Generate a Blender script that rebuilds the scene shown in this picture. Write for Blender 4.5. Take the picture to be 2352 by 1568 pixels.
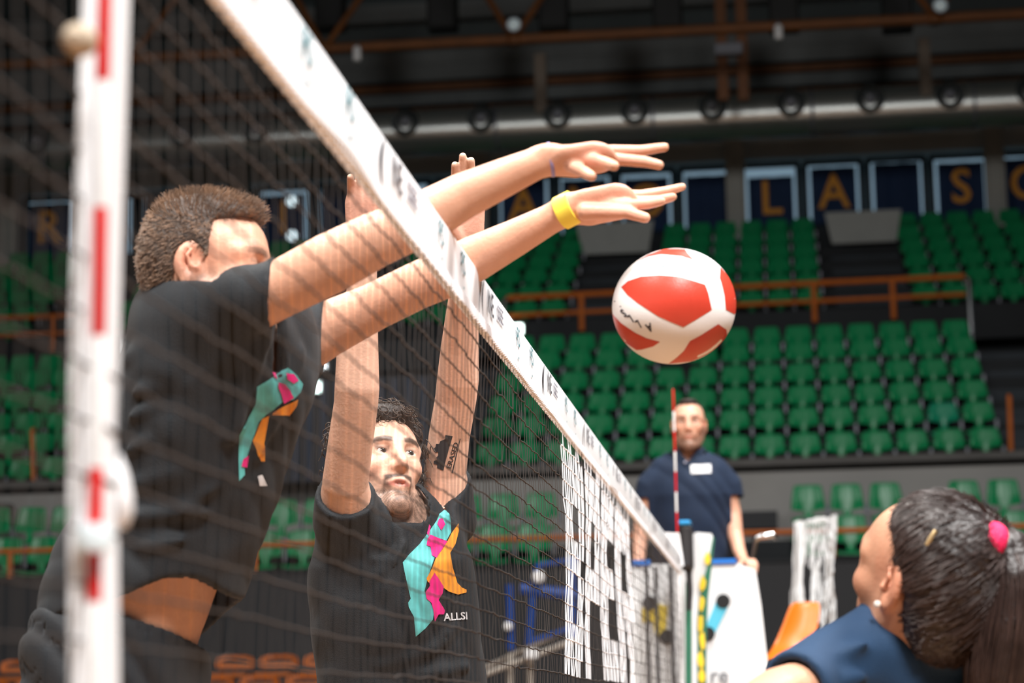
import bpy, bmesh, math, random
import numpy as np
from mathutils import Vector, Matrix
from mathutils.bvhtree import BVHTree

for o in list(bpy.data.objects): bpy.data.objects.remove(o)
scene = bpy.context.scene
COL = scene.collection
random.seed(7); RNG = np.random.default_rng(7)

# ------------------------------------------------------------------ camera
FPX, YAW, PITCH, ROLL = 4946.2, .12432, .17212, -.01633
CAM = np.array([.5216, 0., 1.6572])
FW = np.array([-math.sin(YAW)*math.cos(PITCH), math.cos(YAW)*math.cos(PITCH), math.sin(PITCH)])
_rt = np.array([math.cos(YAW), math.sin(YAW), 0.]); _up = np.cross(_rt, FW)
RT = _rt*math.cos(ROLL)+_up*math.sin(ROLL); UP = -_rt*math.sin(ROLL)+_up*math.cos(ROLL)
cd = bpy.data.cameras.new('camera'); co = bpy.data.objects.new('camera', cd); COL.objects.link(co)
cd.sensor_width = 36.; cd.lens = FPX*36./2352.; cd.clip_start = .05; cd.clip_end = 300
co.matrix_world = Matrix(((RT[0], UP[0], -FW[0], CAM[0]), (RT[1], UP[1], -FW[1], CAM[1]), (RT[2], UP[2], -FW[2], CAM[2]), (0, 0, 0, 1)))
cd.dof.use_dof = True; cd.dof.focus_distance = 4.65
cd.dof.aperture_fstop = cd.lens/19.      # aperture 19 mm wide
scene.camera = co
vs = scene.view_settings
vs.view_transform = 'Standard'; vs.look = 'None'; vs.gamma = 1.; vs.exposure = 0.; vs.use_curve_mapping = False

# ------------------------------------------------------------------ world and lamps
wd = bpy.data.worlds.new('hall_air'); scene.world = wd; wd.use_nodes = True
wd.node_tree.nodes['Background'].inputs[0].default_value = (.80, .92, 1., 1)
wd.node_tree.nodes['Background'].inputs[1].default_value = .025
def area(loc, tgt, size, power, color=(1, .96, .90), sy=None):
    l = bpy.data.lights.new('flood_lamp', 'AREA'); l.energy = power; l.color = color; l.size = size; l.spread = math.radians(105)
    if sy: l.shape = 'RECTANGLE'; l.size_y = sy
    o = bpy.data.objects.new('flood_lamp', l); COL.objects.link(o); o.location = loc
    o.rotation_euler = (Vector(tgt)-Vector(loc)).to_track_quat('-Z', 'Y').to_euler(); return o
# floodlight banks hanging over the court; the last ones are added for the stands
area((3.5, -4., 11.5), (-.4, 4., 2.0), 2.6, 900, (1, .985, .965))
area((6.5, 4.5, 12.), (-.2, 4.5, 2.0), 2.6, 600, (1, .985, .965))
area((-4.0, 0.5, 12.), (-.3, 4.5, 2.), 2.6, 600, (1, .97, .93))
area((-5., 9., 12.5), (-.3, 4.5, 2.), 2.6, 330, (1, .95, .88))
area((2.5, 9.5, 12.), (.3, 12.5, 2.), 2.4, 420, (1, .985, .965))
area((3., 14., 12.5), (0., 30., 5.), 3.0, 270, (1, .985, .965))  # added lamp beyond the court, aimed at the stands to brighten the seats
area((-8., 14., 12.5), (-7., 30., 5.), 3.0, 200, (1, .985, .965))  # second added lamp, brightening the left part of the stands

# ------------------------------------------------------------------ measuring helpers
def ray(x, y): return FW+RT*(x-1176.)/FPX-UP*(y-784.)/FPX
def W(x, y, X=None, Y=None, Z=None, d=None):
    q = ray(x, y)
    t = d if d is not None else (X-CAM[0])/q[0] if X is not None else (Y-CAM[1])/q[1] if Y is not None else (Z-CAM[2])/q[2]
    return CAM+q*t
def J(P):
    D = np.asarray(P, float)-CAM; z = D@FW
    return 1176+FPX*(D@RT)/z, 784-FPX*(D@UP)/z
def lin(r, g, b):
    f = lambda c: (c/255./12.92) if c <= 10 else ((c/255.+.055)/1.055)**2.4
    return (f(r), f(g), f(b))

# ------------------------------------------------------------------ materials
MATS = {}
def mat(name, col, rough=.6, metal=0., bump=0., bscale=60., var=0., vscale=8., spec=.5, emit=None, estr=1., attr=None, sss=0., stretch=None, sheen=0.):
    if name in MATS: return MATS[name]
    m = bpy.data.materials.new(name); m.use_nodes = True; nt = m.node_tree; N = nt.nodes; L = nt.links
    b = N['Principled BSDF']; b.inputs['Base Color'].default_value = (*col, 1); b.inputs['Roughness'].default_value = rough
    b.inputs['Metallic'].default_value = metal; b.inputs['Specular IOR Level'].default_value = spec
    tc = N.new('ShaderNodeTexCoord'); src = tc.outputs['Object']
    if stretch:
        mp = N.new('ShaderNodeMapping'); mp.inputs['Scale'].default_value = stretch; L.new(src, mp.inputs[0]); src = mp.outputs[0]
    if attr:
        at = N.new('ShaderNodeAttribute'); at.attribute_name = attr; colout = at.outputs['Color']
    else:
        rgb = N.new('ShaderNodeRGB'); rgb.outputs[0].default_value = (*col, 1); colout = rgb.outputs[0]
    if var:
        nz = N.new('ShaderNodeTexNoise'); nz.inputs['Scale'].default_value = vscale; nz.inputs['Detail'].default_value = 4
        L.new(src, nz.inputs['Vector'])
        mr = N.new('ShaderNodeMapRange'); mr.inputs[1].default_value = .25; mr.inputs[2].default_value = .75
        mr.inputs[3].default_value = 1-var; mr.inputs[4].default_value = 1+var; L.new(nz.outputs[0], mr.inputs[0])
        mx = N.new('ShaderNodeVectorMath'); mx.operation = 'SCALE'; L.new(colout, mx.inputs[0]); L.new(mr.outputs[0], mx.inputs[3])
        colout = mx.outputs[0]
    L.new(colout, b.inputs['Base Color'])
    if bump:
        nb = N.new('ShaderNodeTexNoise'); nb.inputs['Scale'].default_value = bscale; nb.inputs['Detail'].default_value = 3
        L.new(src, nb.inputs['Vector'])
        bp = N.new('ShaderNodeBump'); bp.inputs['Strength'].default_value = bump; bp.inputs['Distance'].default_value = .01
        L.new(nb.outputs[0], bp.inputs['Height']); L.new(bp.outputs[0], b.inputs['Normal'])
    if emit:
        b.inputs['Emission Color'].default_value = (*emit, 1); b.inputs['Emission Strength'].default_value = estr
    if sss:
        b.inputs['Subsurface Weight'].default_value = sss; b.inputs['Subsurface Radius'].default_value = (1., .35, .2); b.inputs['Subsurface Scale'].default_value = .006
    if sheen: b.inputs['Sheen Weight'].default_value = sheen
    MATS[name] = m; return m

# ------------------------------------------------------------------ object helpers
def new_obj(name, me, m=None, parent=None, smooth=False):
    o = bpy.data.objects.new(name, me); COL.objects.link(o)
    if m is not None and not me.materials: me.materials.append(m)
    if smooth: me.polygons.foreach_set('use_smooth', np.ones(len(me.polygons), bool))
    if parent is not None:
        o.parent = parent
        w = Vector((0, 0, 0)); p = parent
        while p is not None: w += p.location; p = p.parent
        o.location = -w
    return o
def tag(o, label, cat, group=None, kind=None):
    o['label'] = label; o['category'] = cat
    if group: o['group'] = group
    if kind: o['kind'] = kind
    return o
def thing(name, label, cat, loc=(0, 0, 0), group=None):
    o = bpy.data.objects.new(name, None); COL.objects.link(o); o.location = Vector(loc); o.empty_display_size = .1
    return tag(o, label, cat, group)
def mesh_np(name, V, F):
    me = bpy.data.meshes.new(name); V = np.asarray(V, np.float32)
    if isinstance(F, np.ndarray):
        n = F.shape[1]; me.vertices.add(len(V)); me.vertices.foreach_set('co', V.ravel())
        me.loops.add(F.size); me.loops.foreach_set('vertex_index', F.astype(np.int32).ravel())
        me.polygons.add(len(F)); me.polygons.foreach_set('loop_start', np.arange(0, F.size, n, dtype=np.int32))
        me.polygons.foreach_set('loop_total', np.full(len(F), n, np.int32)); me.update(calc_edges=True)
    else:
        me.from_pydata([tuple(map(float, v)) for v in V], [], F)
    me.validate(); return me

class MB:
    """collects simple solids into one mesh"""
    def __init__(s): s.v = []; s.f = []
    def add(s, V, F):
        b = len(s.v); s.v += [tuple(map(float, p)) for p in V]; s.f += [tuple(i+b for i in f) for f in F]
    def box(s, lo, hi, bev=0.):
        x0, y0, z0 = lo; x1, y1, z1 = hi
        if bev <= 0:
            s.add([(x0, y0, z0), (x1, y0, z0), (x1, y1, z0), (x0, y1, z0), (x0, y0, z1), (x1, y0, z1), (x1, y1, z1), (x0, y1, z1)],
                  [(0, 3, 2, 1), (4, 5, 6, 7), (0, 1, 5, 4), (1, 2, 6, 5), (2, 3, 7, 6), (3, 0, 4, 7)])
        else:
            bm = bmesh.new(); bmesh.ops.create_cube(bm, size=1)
            for v in bm.verts: v.co = Vector(((x0+x1)/2+v.co.x*(x1-x0), (y0+y1)/2+v.co.y*(y1-y0), (z0+z1)/2+v.co.z*(z1-z0)))
            bmesh.ops.bevel(bm, geom=bm.edges[:], offset=bev, segments=2, affect='EDGES', profile=.5)
            bm.verts.index_update(); s.add([v.co for v in bm.verts], [[v.index for v in f.verts] for f in bm.faces]); bm.free()
        return s
    def tube(s, pts, r, n=8, cap=True):
        pts = [np.array(p, float) for p in pts]; rs = r if hasattr(r, '__len__') else [r]*len(pts)
        prev = None; V = []; F = []
        for i, p in enumerate(pts):
            t = pts[min(i+1, len(pts)-1)]-pts[max(i-1, 0)]; t /= np.linalg.norm(t)+1e-12
            if prev is None:
                a = np.array([0, 0, 1.]) if abs(t[2]) < .9 else np.array([1., 0, 0]); u = np.cross(t, a)
            else: u = prev-t*(prev@t)
            u /= np.linalg.norm(u)+1e-12; prev = u; w = np.cross(t, u)
            for k in range(n):
                a = 2*math.pi*k/n; V.append(p+rs[i]*(math.cos(a)*u+math.sin(a)*w))
        for i in range(len(pts)-1):
            for k in range(n): F.append((i*n+k, i*n+(k+1) % n, (i+1)*n+(k+1) % n, (i+1)*n+k))
        if cap: F.append(tuple(range(n))[::-1]); F.append(tuple(range((len(pts)-1)*n, len(pts)*n)))
        s.add(V, F); return s
    def lathe(s, prof, c, axis=(0, 0, 1), n=20):
        ax = np.array(axis, float); ax /= np.linalg.norm(ax); a = np.array([0, 0, 1.]) if abs(ax[2]) < .9 else np.array([1., 0, 0])
        u = np.cross(ax, a); u /= np.linalg.norm(u); w = np.cross(ax, u); V = []; F = []
        for (r, h) in prof:
            for k in range(n):
                t = 2*math.pi*k/n; V.append(np.array(c)+ax*h+r*(math.cos(t)*u+math.sin(t)*w))
        for i in range(len(prof)-1):
            for k in range(n): F.append((i*n+k, i*n+(k+1) % n, (i+1)*n+(k+1) % n, (i+1)*n+k))
        F.append(tuple(range(n))[::-1]); F.append(tuple(range((len(prof)-1)*n, len(prof)*n)))
        s.add(V, F); return s
    def prism(s, poly, d0, d1, axis='Y'):
        """poly: outline in the plane across axis, extruded from d0 to d1"""
        n = len(poly); mk = {'Y': lambda a, b, d: (a, d, b), 'X': lambda a, b, d: (d, a, b), 'Z': lambda a, b, d: (a, b, d)}[axis]
        V = [mk(a, b, d0) for a, b in poly]+[mk(a, b, d1) for a, b in poly]
        s.add(V, [tuple(range(n)), tuple(range(2*n-1, n-1, -1))]+[(i, i+n, (i+1) % n+n, (i+1) % n) for i in range(n)]); return s
    def mesh(s, name, fix=True):
        me = mesh_np(name, s.v, s.f)
        if fix:
            bm = bmesh.new(); bm.from_mesh(me); bmesh.ops.recalc_face_normals(bm, faces=bm.faces[:]); bm.to_mesh(me); bm.free()
        return me
    def obj(s, name, m, parent=None, smooth=False):
        o = new_obj(name, s.mesh(name), m, parent)
        if smooth:
            o.data.polygons.foreach_set('use_smooth', np.ones(len(o.data.polygons), bool))
            o.data.set_sharp_from_angle(angle=.7)
        return o
def struct(name, mb, m, label=None):
    o = mb.obj(name, m); o['kind'] = 'structure'
    if label: o['label'] = label
    return o
ORD = ['zeroth', 'first', 'second', 'third', 'fourth', 'fifth', 'sixth', 'seventh', 'eighth', 'ninth', 'tenth', 'eleventh', 'twelfth', 'thirteenth', 'fourteenth', 'fifteenth', 'sixteenth', 'seventeenth', 'eighteenth', 'nineteenth', 'twentieth', 'twenty-first', 'twenty-second', 'twenty-third', 'twenty-fourth', 'twenty-fifth', 'twenty-sixth', 'twenty-seventh', 'twenty-eighth', 'twenty-ninth', 'thirtieth', 'thirty-first', 'thirty-second', 'thirty-third', 'thirty-fourth', 'thirty-fifth']
def text_mesh(s, size, bold=0.):
    c = bpy.data.curves.new('lettering', 'FONT'); c.body = s; c.size = size; c.offset = bold*size; c.align_x = 'CENTER'; c.align_y = 'CENTER'; c.resolution_u = 3
    o = bpy.data.objects.new('lettering', c); COL.objects.link(o); dg = bpy.context.evaluated_depsgraph_get(); dg.update()
    me = bpy.data.meshes.new_from_object(o.evaluated_get(dg)); bpy.data.objects.remove(o); bpy.data.curves.remove(c); return me
def text_np(s, size, bold=.012):
    me = text_mesh(s, size, bold); V = np.zeros(len(me.vertices)*3, np.float32); me.vertices.foreach_get('co', V)
    F = [tuple(p.vertices) for p in me.polygons]; bpy.data.meshes.remove(me); return V.reshape(-1, 3), F

# =================================================================== THE HALL
m_conc = mat('concrete', lin(92, 90, 88), .85, var=.15, vscale=1.5, bump=.1, bscale=20)
m_dconc = mat('dark_concrete', lin(34, 37, 40), .85, var=.2, vscale=1.2)
m_char = mat('charcoal_step', lin(50, 56, 62), .8, var=.2, vscale=2)
m_black = mat('black_panel', lin(46, 47, 50), .7, var=.1, vscale=1)
m_orange = mat('orange_paint', lin(190, 98, 24), .5, var=.12, vscale=6)
m_rust = mat('rust_paint', lin(112, 66, 26), .6, var=.2, vscale=3)
m_green = mat('green_plastic', (.0015, .235, .078), .36, var=.18, vscale=3)
m_green2 = mat('bluish_green_plastic', (.0015, .25, .13), .36, var=.1, vscale=3)
m_grey = mat('grey_bracket', lin(120, 122, 130), .5, metal=.4)
m_steel = mat('polished_steel', lin(210, 212, 214), .22, metal=1.)
m_galv = mat('galvanised_duct', lin(205, 208, 205), .30, metal=.85, bump=.15, bscale=6, stretch=(30, 1, 1))
m_pconc = mat('pale_concrete', lin(168, 168, 162), .85, var=.12, vscale=1.5)
m_girt = mat('girt_sheet', lin(118, 122, 122), .8, var=.2, vscale=1.)
m_white = mat('white_paint', lin(235, 236, 238), .5)

fl = MB().box((-30, -14, -.2), (18, 46, 0)); struct('floor', fl, mat('court_floor', lin(150, 112, 78), .35, var=.08, vscale=1.5))
struct('wall_back', MB().box((-34, 45., 0), (22, 45.4, 20)), mat('back_wall', lin(92, 102, 104), .9, var=.2, vscale=.6))
struct('ceiling', MB().prism([(10, 20.6), (45.4, 17.3), (45.4, 17.6), (10, 20.9)], -34, 22, 'X'), mat('roof_deck', lin(104, 122, 126), .8, var=.25, vscale=.8))
# girts across the upper back wall
for i, (y, h, mm) in enumerate([(162, .35, m_girt), (196, .16, m_rust), (226, .34, m_girt), (246, .2, m_rust), (128, .30, m_girt), (20, .4, m_girt)]):
    z = W(1176, y, Y=44.8)[2]; struct('trim_%d' % (i+1), MB().box((-30, 44.6, z-h/2), (16, 45.0, z+h/2)), mm)
# lintel band above the high windows
zt, zb = W(1700, 328, Y=44.4)[2], W(1700, 372, Y=44.4)[2]
struct('trim_7', MB().box((-30, 44.2, zb), (16, 45., zt)), m_pconc)
# ---- stands: stepped concrete in three tiers
LOW = [(27.4, W(1900, 1182, Y=27.4)[2]), (28.3, W(1900, 1110, Y=28.3)[2])]
MID = [(30.6+.8*k, W(2000, y, Y=30.6+.8*k)[2]) for k, y in enumerate([988, 928, 878, 827, 778, 740])]
UPR = [(37.3+.9*k, W(2200, y, Y=37.3+.9*k)[2]) for k, y in enumerate([650, 612, 575, 543, 512, 484])]
SH = .78     # height of a seat's top edge over its tread
def steps(rows, dy, name, m, y_end, x0=-24, x1=14, zbot=0):
    poly = [(rows[0][0]-.62, zbot)]
    for i, (Y, Z) in enumerate(rows):
        z = Z-SH; poly += [(Y-.62 if i == 0 else Y-dy+.16, z), (Y+.16, z)]
    poly += [(y_end, rows[-1][1]-SH), (y_end, zbot)]
    struct(name, MB().prism(poly, x0, x1, 'X'), m)
zpar = W(1900, 1290, Y=26.6)[2]
steps(LOW, .9, 'lower_tier', m_dconc, 29.6)
steps(MID, .8, 'middle_tier', m_dconc, 36.4, zbot=W(1900, 1046, Y=29.9)[2]-.1)
steps(UPR, .9, 'upper_tier', m_dconc, 45.)
# light wall behind the lower tier and the dark slab edge over it
struct('wall_rear_lower', MB().box((-24, 29.5, 3.2), (14, 29.9, W(1900, 1078, Y=29.5)[2])), mat('grey_wall', lin(150, 148, 145), .85, var=.1, vscale=.8))
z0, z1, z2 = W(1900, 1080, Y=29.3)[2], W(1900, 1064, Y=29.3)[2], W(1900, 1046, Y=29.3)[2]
struct('trim_8', MB().box((-24, 29.35, z1), (14, 30.0, z2)), m_conc)
struct('trim_9', MB().box((-24, 29.6, z0), (14, 30.0, z1)), mat('dark_slab_band', lin(18, 19, 20), .9))  # near-black recessed band below the grey slab edge
# walkway parapet below the upper tier
z0, z1 = W(2000, 735, Y=36.3)[2], W(2000, 708, Y=36.3)[2]
struct('trim_10', MB().box((-24, 36.2, z0-.4), (14, 36.5, z1)), m_dconc)
# court-side parapet: tall dark panels
x = -22.
k = 0
par = bpy.data.objects.new('wall_parapet', None); COL.objects.link(par); par['kind'] = 'structure'; par.location = (0, 26.6, 0)
for x in np.arange(-14, 7, 1.5):
    MB().box((x+.008, 26.5, 1.2), (x+1.492, 26.62, zpar), .006).obj('panel', m_black, par)
MB().box((-24, 26.54, 0), (12, 26.7, zpar-.02)).obj('backing', m_black, par)
MB().box((-24, 26.48, zpar), (12, 26.72, zpar+.05)).obj('coping', m_dconc, par)

# ---- stairs cut through the tiers
def stair(x0, x1, rows, dy, name, m=m_char, lift=.05):
    mb = MB(); a = rows[0]; b = rows[-1]; n = 2*len(rows)
    par = bpy.data.objects.new(name, None); COL.objects.link(par); par['kind'] = 'structure'; par.location = ((x0+x1)/2, a[0], a[1]-SH)
    for i in range(n):
        t = i/(n-1); Y = a[0]-.45+(b[0]-a[0]+.45)*t; Z = a[1]-SH+(b[1]-a[1])*t
        MB().box((x0, Y, Z-.3), (x1, Y+dy/2+.05, Z+lift+.16), .01).obj('step', m, par)
GAPS_UP = [(-3.22, -1.85), (1.59, 2.91), (-8.1, -6.8), (-12.9, -11.6)]
for i, (a, b) in enumerate(GAPS_UP[:3]): stair(a, b, UPR, .9, 'aisle_stairs')
stair(3.64, 5.0, MID, .8, 'aisle_stairs'); stair(-5.3, -4.0, MID, .8, 'aisle_stairs'); stair(-9.9, -8.8, MID, .8, 'aisle_stairs')
# pale end panels at the head of the upper stairs
for (a, b, lab) in [(-3.3, -1.78, 'above the stairs left of the ball'), (1.52, 2.98, 'above the right-hand upper stairs'), (-8.2, -6.7, 'above the stairs behind the near player')]:
    z0 = W((1400 if a < 0 else 2000), (582 if a < 0 else 556), Y=41.)[2]; z1 = z0+.62
    MBp = MB().prism([(a+.12, z0), (b-.12, z0), (b, z1), (a, z1)], 41.0, 41.12, 'Y')
    tag(MBp.obj('stair_screen', mat('pale_panel', lin(165, 168, 165), .8, var=.06, vscale=2)), 'pale grey screen '+lab, 'screen', 'guard panels at the stair heads')
# vomitory: dark opening with corrugated blue-black lining on the left of the middle tier
v0 = W(600, 1100, Y=30.)[0]; v1 = W(900, 1100, Y=30.)[0]
lining = bpy.data.objects.new('wall_tunnel', None); COL.objects.link(lining); lining['kind'] = 'structure'; lining.location = (v0, 30, 5)
zz0 = W(700, 1110, Y=29.2)[2]; zz1 = W(700, 800, Y=29.2)[2]
m_navyrib = mat('navy_ribbed_sheet', lin(30, 42, 62), .5, var=.1, vscale=3)
MB().box((-8.75, 29.0, zz0), (-4.1, 29.3, zz1-.02)).obj('backing', m_black, lining)
for x in np.arange(-8.6, -4.2, .2):
    if -8.6 < x < -4.2: MB().box((x, 28.95, zz0), (x+.11, 29.02, zz1-.5), .01).obj('rib', m_navyrib, lining)
MB().box((-8.8, 28.9, zz1-.42), (-4.05, 29.3, zz1)).obj('lintel', m_dconc, lining)
def lamp(name, p, w, h, col, st, label, cat='lamp'):
    t = thing(name, label, cat, p); hx = max(.03, w*.07)
    MB().box((p[0]-w/2-.02, p[1], p[2]-h/2-.02), (p[0]+w/2+.02, p[1]+.06, p[2]+h/2+.02), .008).obj('housing', m_white, t)
    MB().box((p[0]-w/2, p[1]-.03, p[2]-h/2), (p[0]+w/2, p[1]+.01, p[2]+h/2), .01).obj('diffuser', mat('glow_'+name, col, .5, emit=col, estr=st), t)
lamp('tube_light', W(719, 841, Y=28.86), .36, .05, (.85, .95, 1), 6, 'bright white tube light over the dark tunnel entrance')
lamp('exit_light', W(717, 889, Y=28.90), .22, .13, (.75, 1, .93), 6, 'glowing greenish white exit light below the tube light')
lamp('emergency_light', W(1180, 756, Y=36.1), .3, .16, (.8, 1, .9), 7, 'glowing pale lamp just above the net tape', 'lamp')

# ---- seats
def seat_mesh(zl=.505):
    nx, ns = 9, 12; V = []; F = []
    prof = [(-.40, .25), (-.38, .28), (-.32, .29), (-.22, .285), (-.12, .275), (-.05, .30), (-.035, zl-.03), (-.03, zl), (.005, .60), (.03, .72), (.045, .765), (.05, .775)]
    for th in (0, .018):
        for i, (y, z) in enumerate(prof):
            back = i >= 6
            w = .215 if i < 5 else .05 if i < 7 else .225-.045*max(0, (z-zl)/(.775-zl))**1.3
            for k in range(nx):
                u = k/(nx-1)*2-1; rib = .009*math.cos(u*math.pi*2.5) if i >= 7 else 0
                curve = .035*u*u if back else 0
                top = -.022*abs(u)**6 if i >= 9 else 0
                V.append((u*w, y-curve-rib+(th if back else 0), z+top-(0 if back else th)+(.02*u*u if not back else 0)))
    m = ns*nx
    for i in range(ns-1):
        for k in range(nx-1):
            a = i*nx+k; F.append((a, a+1, a+nx+1, a+nx)); F.append((m+a, m+a+nx, m+a+nx+1, m+a+1))
    for i in range(ns-1):
        for k in (0, nx-1):
            a = i*nx+k; F.append((a, a+nx, m+a+nx, m+a) if k == 0 else (a, m+a, m+a+nx, a+nx))
    for k in range(nx-1):
        F.append((k, m+k, m+k+1, k+1)); a = (ns-1)*nx+k; F.append((a, a+1, m+a+1, m+a))
    return mesh_np('stand_seat', V, F)
SEAT = seat_mesh(); SEAT.materials.append(m_green); SEAT.polygons.foreach_set('use_smooth', np.ones(len(SEAT.polygons), bool))
SEATL = seat_mesh(.445); SEATL.materials.append(m_green); SEATL.polygons.foreach_set('use_smooth', np.ones(len(SEATL.polygons), bool))
SEATB = SEAT.copy(); SEATB.materials.clear(); SEATB.materials.append(m_green2)
BRK = MB().box((.225, -.04, .36), (.275, .03, .50), .01).mesh('bracket'); BRK.materials.append(m_grey)
cands = []
for tier, rows, nm in (('lower', LOW, 'lower tier'), ('middle', MID, 'middle tier'), ('upper', UPR, 'upper tier')):
    for ri, (Y, Z) in enumerate(rows):
        xs = np.arange(-30, 30)*.5+ (.36 if tier == 'middle' else .1 if tier == 'upper' else -.16)
        n = 0
        for x in sorted(xs, reverse=True):
            px, py = J((x, Y, Z-.1))
            if not (-70 < px < 2415): continue
            if tier == 'middle' and (x > 3.5 or -8.8 < x < -4.0 or -9.95 < x < -8.7): continue
            if tier == 'upper' and any(a-.15 < x < b+.15 for a, b in GAPS_UP): continue
            if tier == 'lower' and (1310 < px < 1790 or 2080 < px < 2240 and ri == 1 and False): continue
            n += 1; cands.append((tier, ri, n, x, Y, Z, px, py))
def hidden(px, py):
    if 1420 < px < 1680 and (px-1548)**2+(py-703)**2 < 115**2: return True     # ball
    if 330 < px < 600 and 460 < py < 640: return True
    if 300 < px < 560 and 700 < py < 1260: return True                       # near player's trunk
    if 780 < px < 1000 and 1170 < py < 1400: return True
    if 2110 < px < 2300 and 1120 < py: return True
    if 1500 < px < 1670 and 1080 < py: return True
    return False
cands = [c for c in cands if not hidden(c[6], c[7])]
cands.sort(key=lambda c: c[4])
print('seats', len(cands))
ROWN = {'lower': ['front row of the lower tier', 'back row of the lower tier'],
        'middle': ['%s row up in the middle tier' % ORD[k+1] for k in range(6)], 'upper': ['%s row up in the upper tier' % ORD[k+1] for k in range(6)]}
rest = []
for i, (tier, ri, n, x, Y, Z, px, py) in enumerate(cands):
    if i >= 296: rest.append((x, Y, Z)); continue
    blue = tier == 'middle' and ri == 1 and 2110 < px < 2200
    o = bpy.data.objects.new('stand_seat', SEATB if blue else SEATL if tier == 'lower' else SEAT); COL.objects.link(o); o.location = (x, Y, Z-SH)
    o.rotation_euler.z = random.uniform(-.03, .03)
    tag(o, ('bluish ' if blue else '')+'green plastic stand seat, %s, %s from the right' % (ROWN[tier][ri], ORD[n]), 'seat', 'green seats of the stands')
    b = bpy.data.objects.new('bracket', BRK); COL.objects.link(b); b.parent = o
if rest:
    n0 = len(SEAT.vertices); base = np.zeros(n0*3, np.float32); SEAT.vertices.foreach_get('co', base); base = base.reshape(-1, 3)
    Fq = np.array([tuple(p.vertices) for p in SEAT.polygons])
    V = np.concatenate([base+np.array([x, Y, Z-SH]) for x, Y, Z in rest]); F = np.concatenate([Fq+i*n0 for i in range(len(rest))])
    o = new_obj('distant_seating', mesh_np('distant_seating', V, F), m_green, smooth=True)
    tag(o, 'remaining green seats far up in the upper tier', 'seating', kind='stuff')

# orange seats in front of the parapet, seen at the lower left
def oseat():
    mb = MB()
    for s in (0,):
        out = [(-.21, .06), (-.23, .12), (-.20, .18), (-.11, .205), (.11, .205), (.20, .18), (.23, .12), (.21, .06)]
        inn = [(-.14, .115), (-.16, .13), (-.13, .15), (-.07, .16), (.07, .16), (.13, .15), (.16, .13), (.14, .115)]
        n = 8; V = []
        for y in (0, .03):
            V += [(a, y-.05*(a/.2)**2, b) for a, b in out]+[(a, y-.05*(a/.2)**2, b) for a, b in inn]
        F = []
        for i in range(n-1):
            F += [(i, i+1, n+i+1, n+i), (2*n+i, 3*n+i, 3*n+i+1, 2*n+i+1), (i, 2*n+i, 2*n+i+1, i+1), (n+i, n+i+1, 3*n+i+1, 3*n+i)]
        F += [(n-1, 0, n, 2*n-1), (3*n-1, 4*n-1, 3*n, 2*n), (n-1, 3*n-1, 2*n, 0), (2*n-1, n, 3*n, 4*n-1)]
        mb.add(V, F)
    mb.box((-.2, -.4, -.05), (.2, .02, .0), .01)
    return mb.mesh('orange_seat')
OS = oseat(); OS.materials.append(m_orange)
OB = MB().box((-.02, -.2, -.45), (.02, -.16, -.04)).mesh('stem'); OB.materials.append(m_black)
for row, (Y, y) in enumerate([(24.2, 1503), (23.3, 1550)]):
    zt = W(630, y, Y=Y)[2]; n = 0
    for x in np.arange(-9.3, -4.3, .51):
        px, py = J((x, Y, zt))
        if px < -40 or 110 < px < 470 or px > 770: continue
        n += 1
        o = bpy.data.objects.new('folding_seat', OS); COL.objects.link(o); o.location = (x, Y, zt-.205)
        tag(o, 'orange moulded seat with slotted back, %s row, %s from left' % (['rear', 'front'][row], ORD[n]), 'seat', 'orange seats below the parapet')
        b = bpy.data.objects.new('stem', OB); COL.objects.link(b); b.parent = o
    struct('seat_riser', MB().box((-12, Y-.5, 0), (-4, Y+.45, zt-.70)), m_black)

# ---- railings
def railing(name, label, posts, top, lows, r=.028, m=m_orange, ends=None):
    t = thing(name, label, 'railing', posts[0][0])
    MB().tube(top, r, 8).obj('top_rail', m, t, True)
    for l in lows: MB().tube(l, r*.8, 8).obj('lower_rail', m, t, True)
    for (a, b) in posts: MB().tube([a, b], r, 8).obj('post', m, t, True)
    if ends:
        for e in ends: MB().tube(e, r*1.05, 8).obj('end_post', m_steel, t, True)
Yr = 36.15
A, B = W(1165, 684, Y=Yr), W(2215, 634, Y=Yr); dz = .31
zf = W(1335, 760, Y=Yr)[2]
ps = [(np.array([W(x, 640, Y=Yr)[0], Yr, zf]), np.array([W(x, 640, Y=Yr)[0], Yr, A[2]+(B[2]-A[2])*(x-1165)/1050])) for x in (1334, 1868, 2049)]
railing('guard_rail', 'orange guard rail along the walkway behind the ball', ps, [A, B], [[A-[0, 0, dz], B-[0, 0, dz]]], .05,
        ends=[[B, B+np.array([.07, 0, -.05]), np.array([B[0]+.08, Yr, B[2]-1.0])], [A, A+np.array([-.07, 0, -.06]), np.array([A[0]-.08, Yr, A[2]-.32])]])
A2, B2 = W(-60, 733, Y=Yr), W(268, 720, Y=Yr)
ps = [(np.array([W(x, 730, Y=Yr)[0], Yr, zf]), np.array([W(x, 730, Y=Yr)[0], Yr, A2[2]])) for x in (-40, 122)]
railing('guard_rail', 'orange guard rail along the walkway left of the near antenna', ps, [A2, B2], [[A2-[0, 0, dz], B2-[0, 0, dz]]], .045,
        ends=[[B2, B2+np.array([.06, 0, -.05]), np.array([B2[0]+.07, Yr, B2[2]-.9])]])
A3, B3 = W(-100, 1269, Y=26.55), W(2460, 1205, Y=26.55)
ps = [(np.array([x, 26.55, zpar+.02]), np.array([x, 26.55, A3[2]])) for x in [W(24, 1265, Y=26.55)[0]]+list(np.arange(-6.1, 4.5, 2.4))]
railing('parapet_rail', 'long orange handrail on top of the dark parapet', ps, [A3, B3], [], .035)
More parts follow.
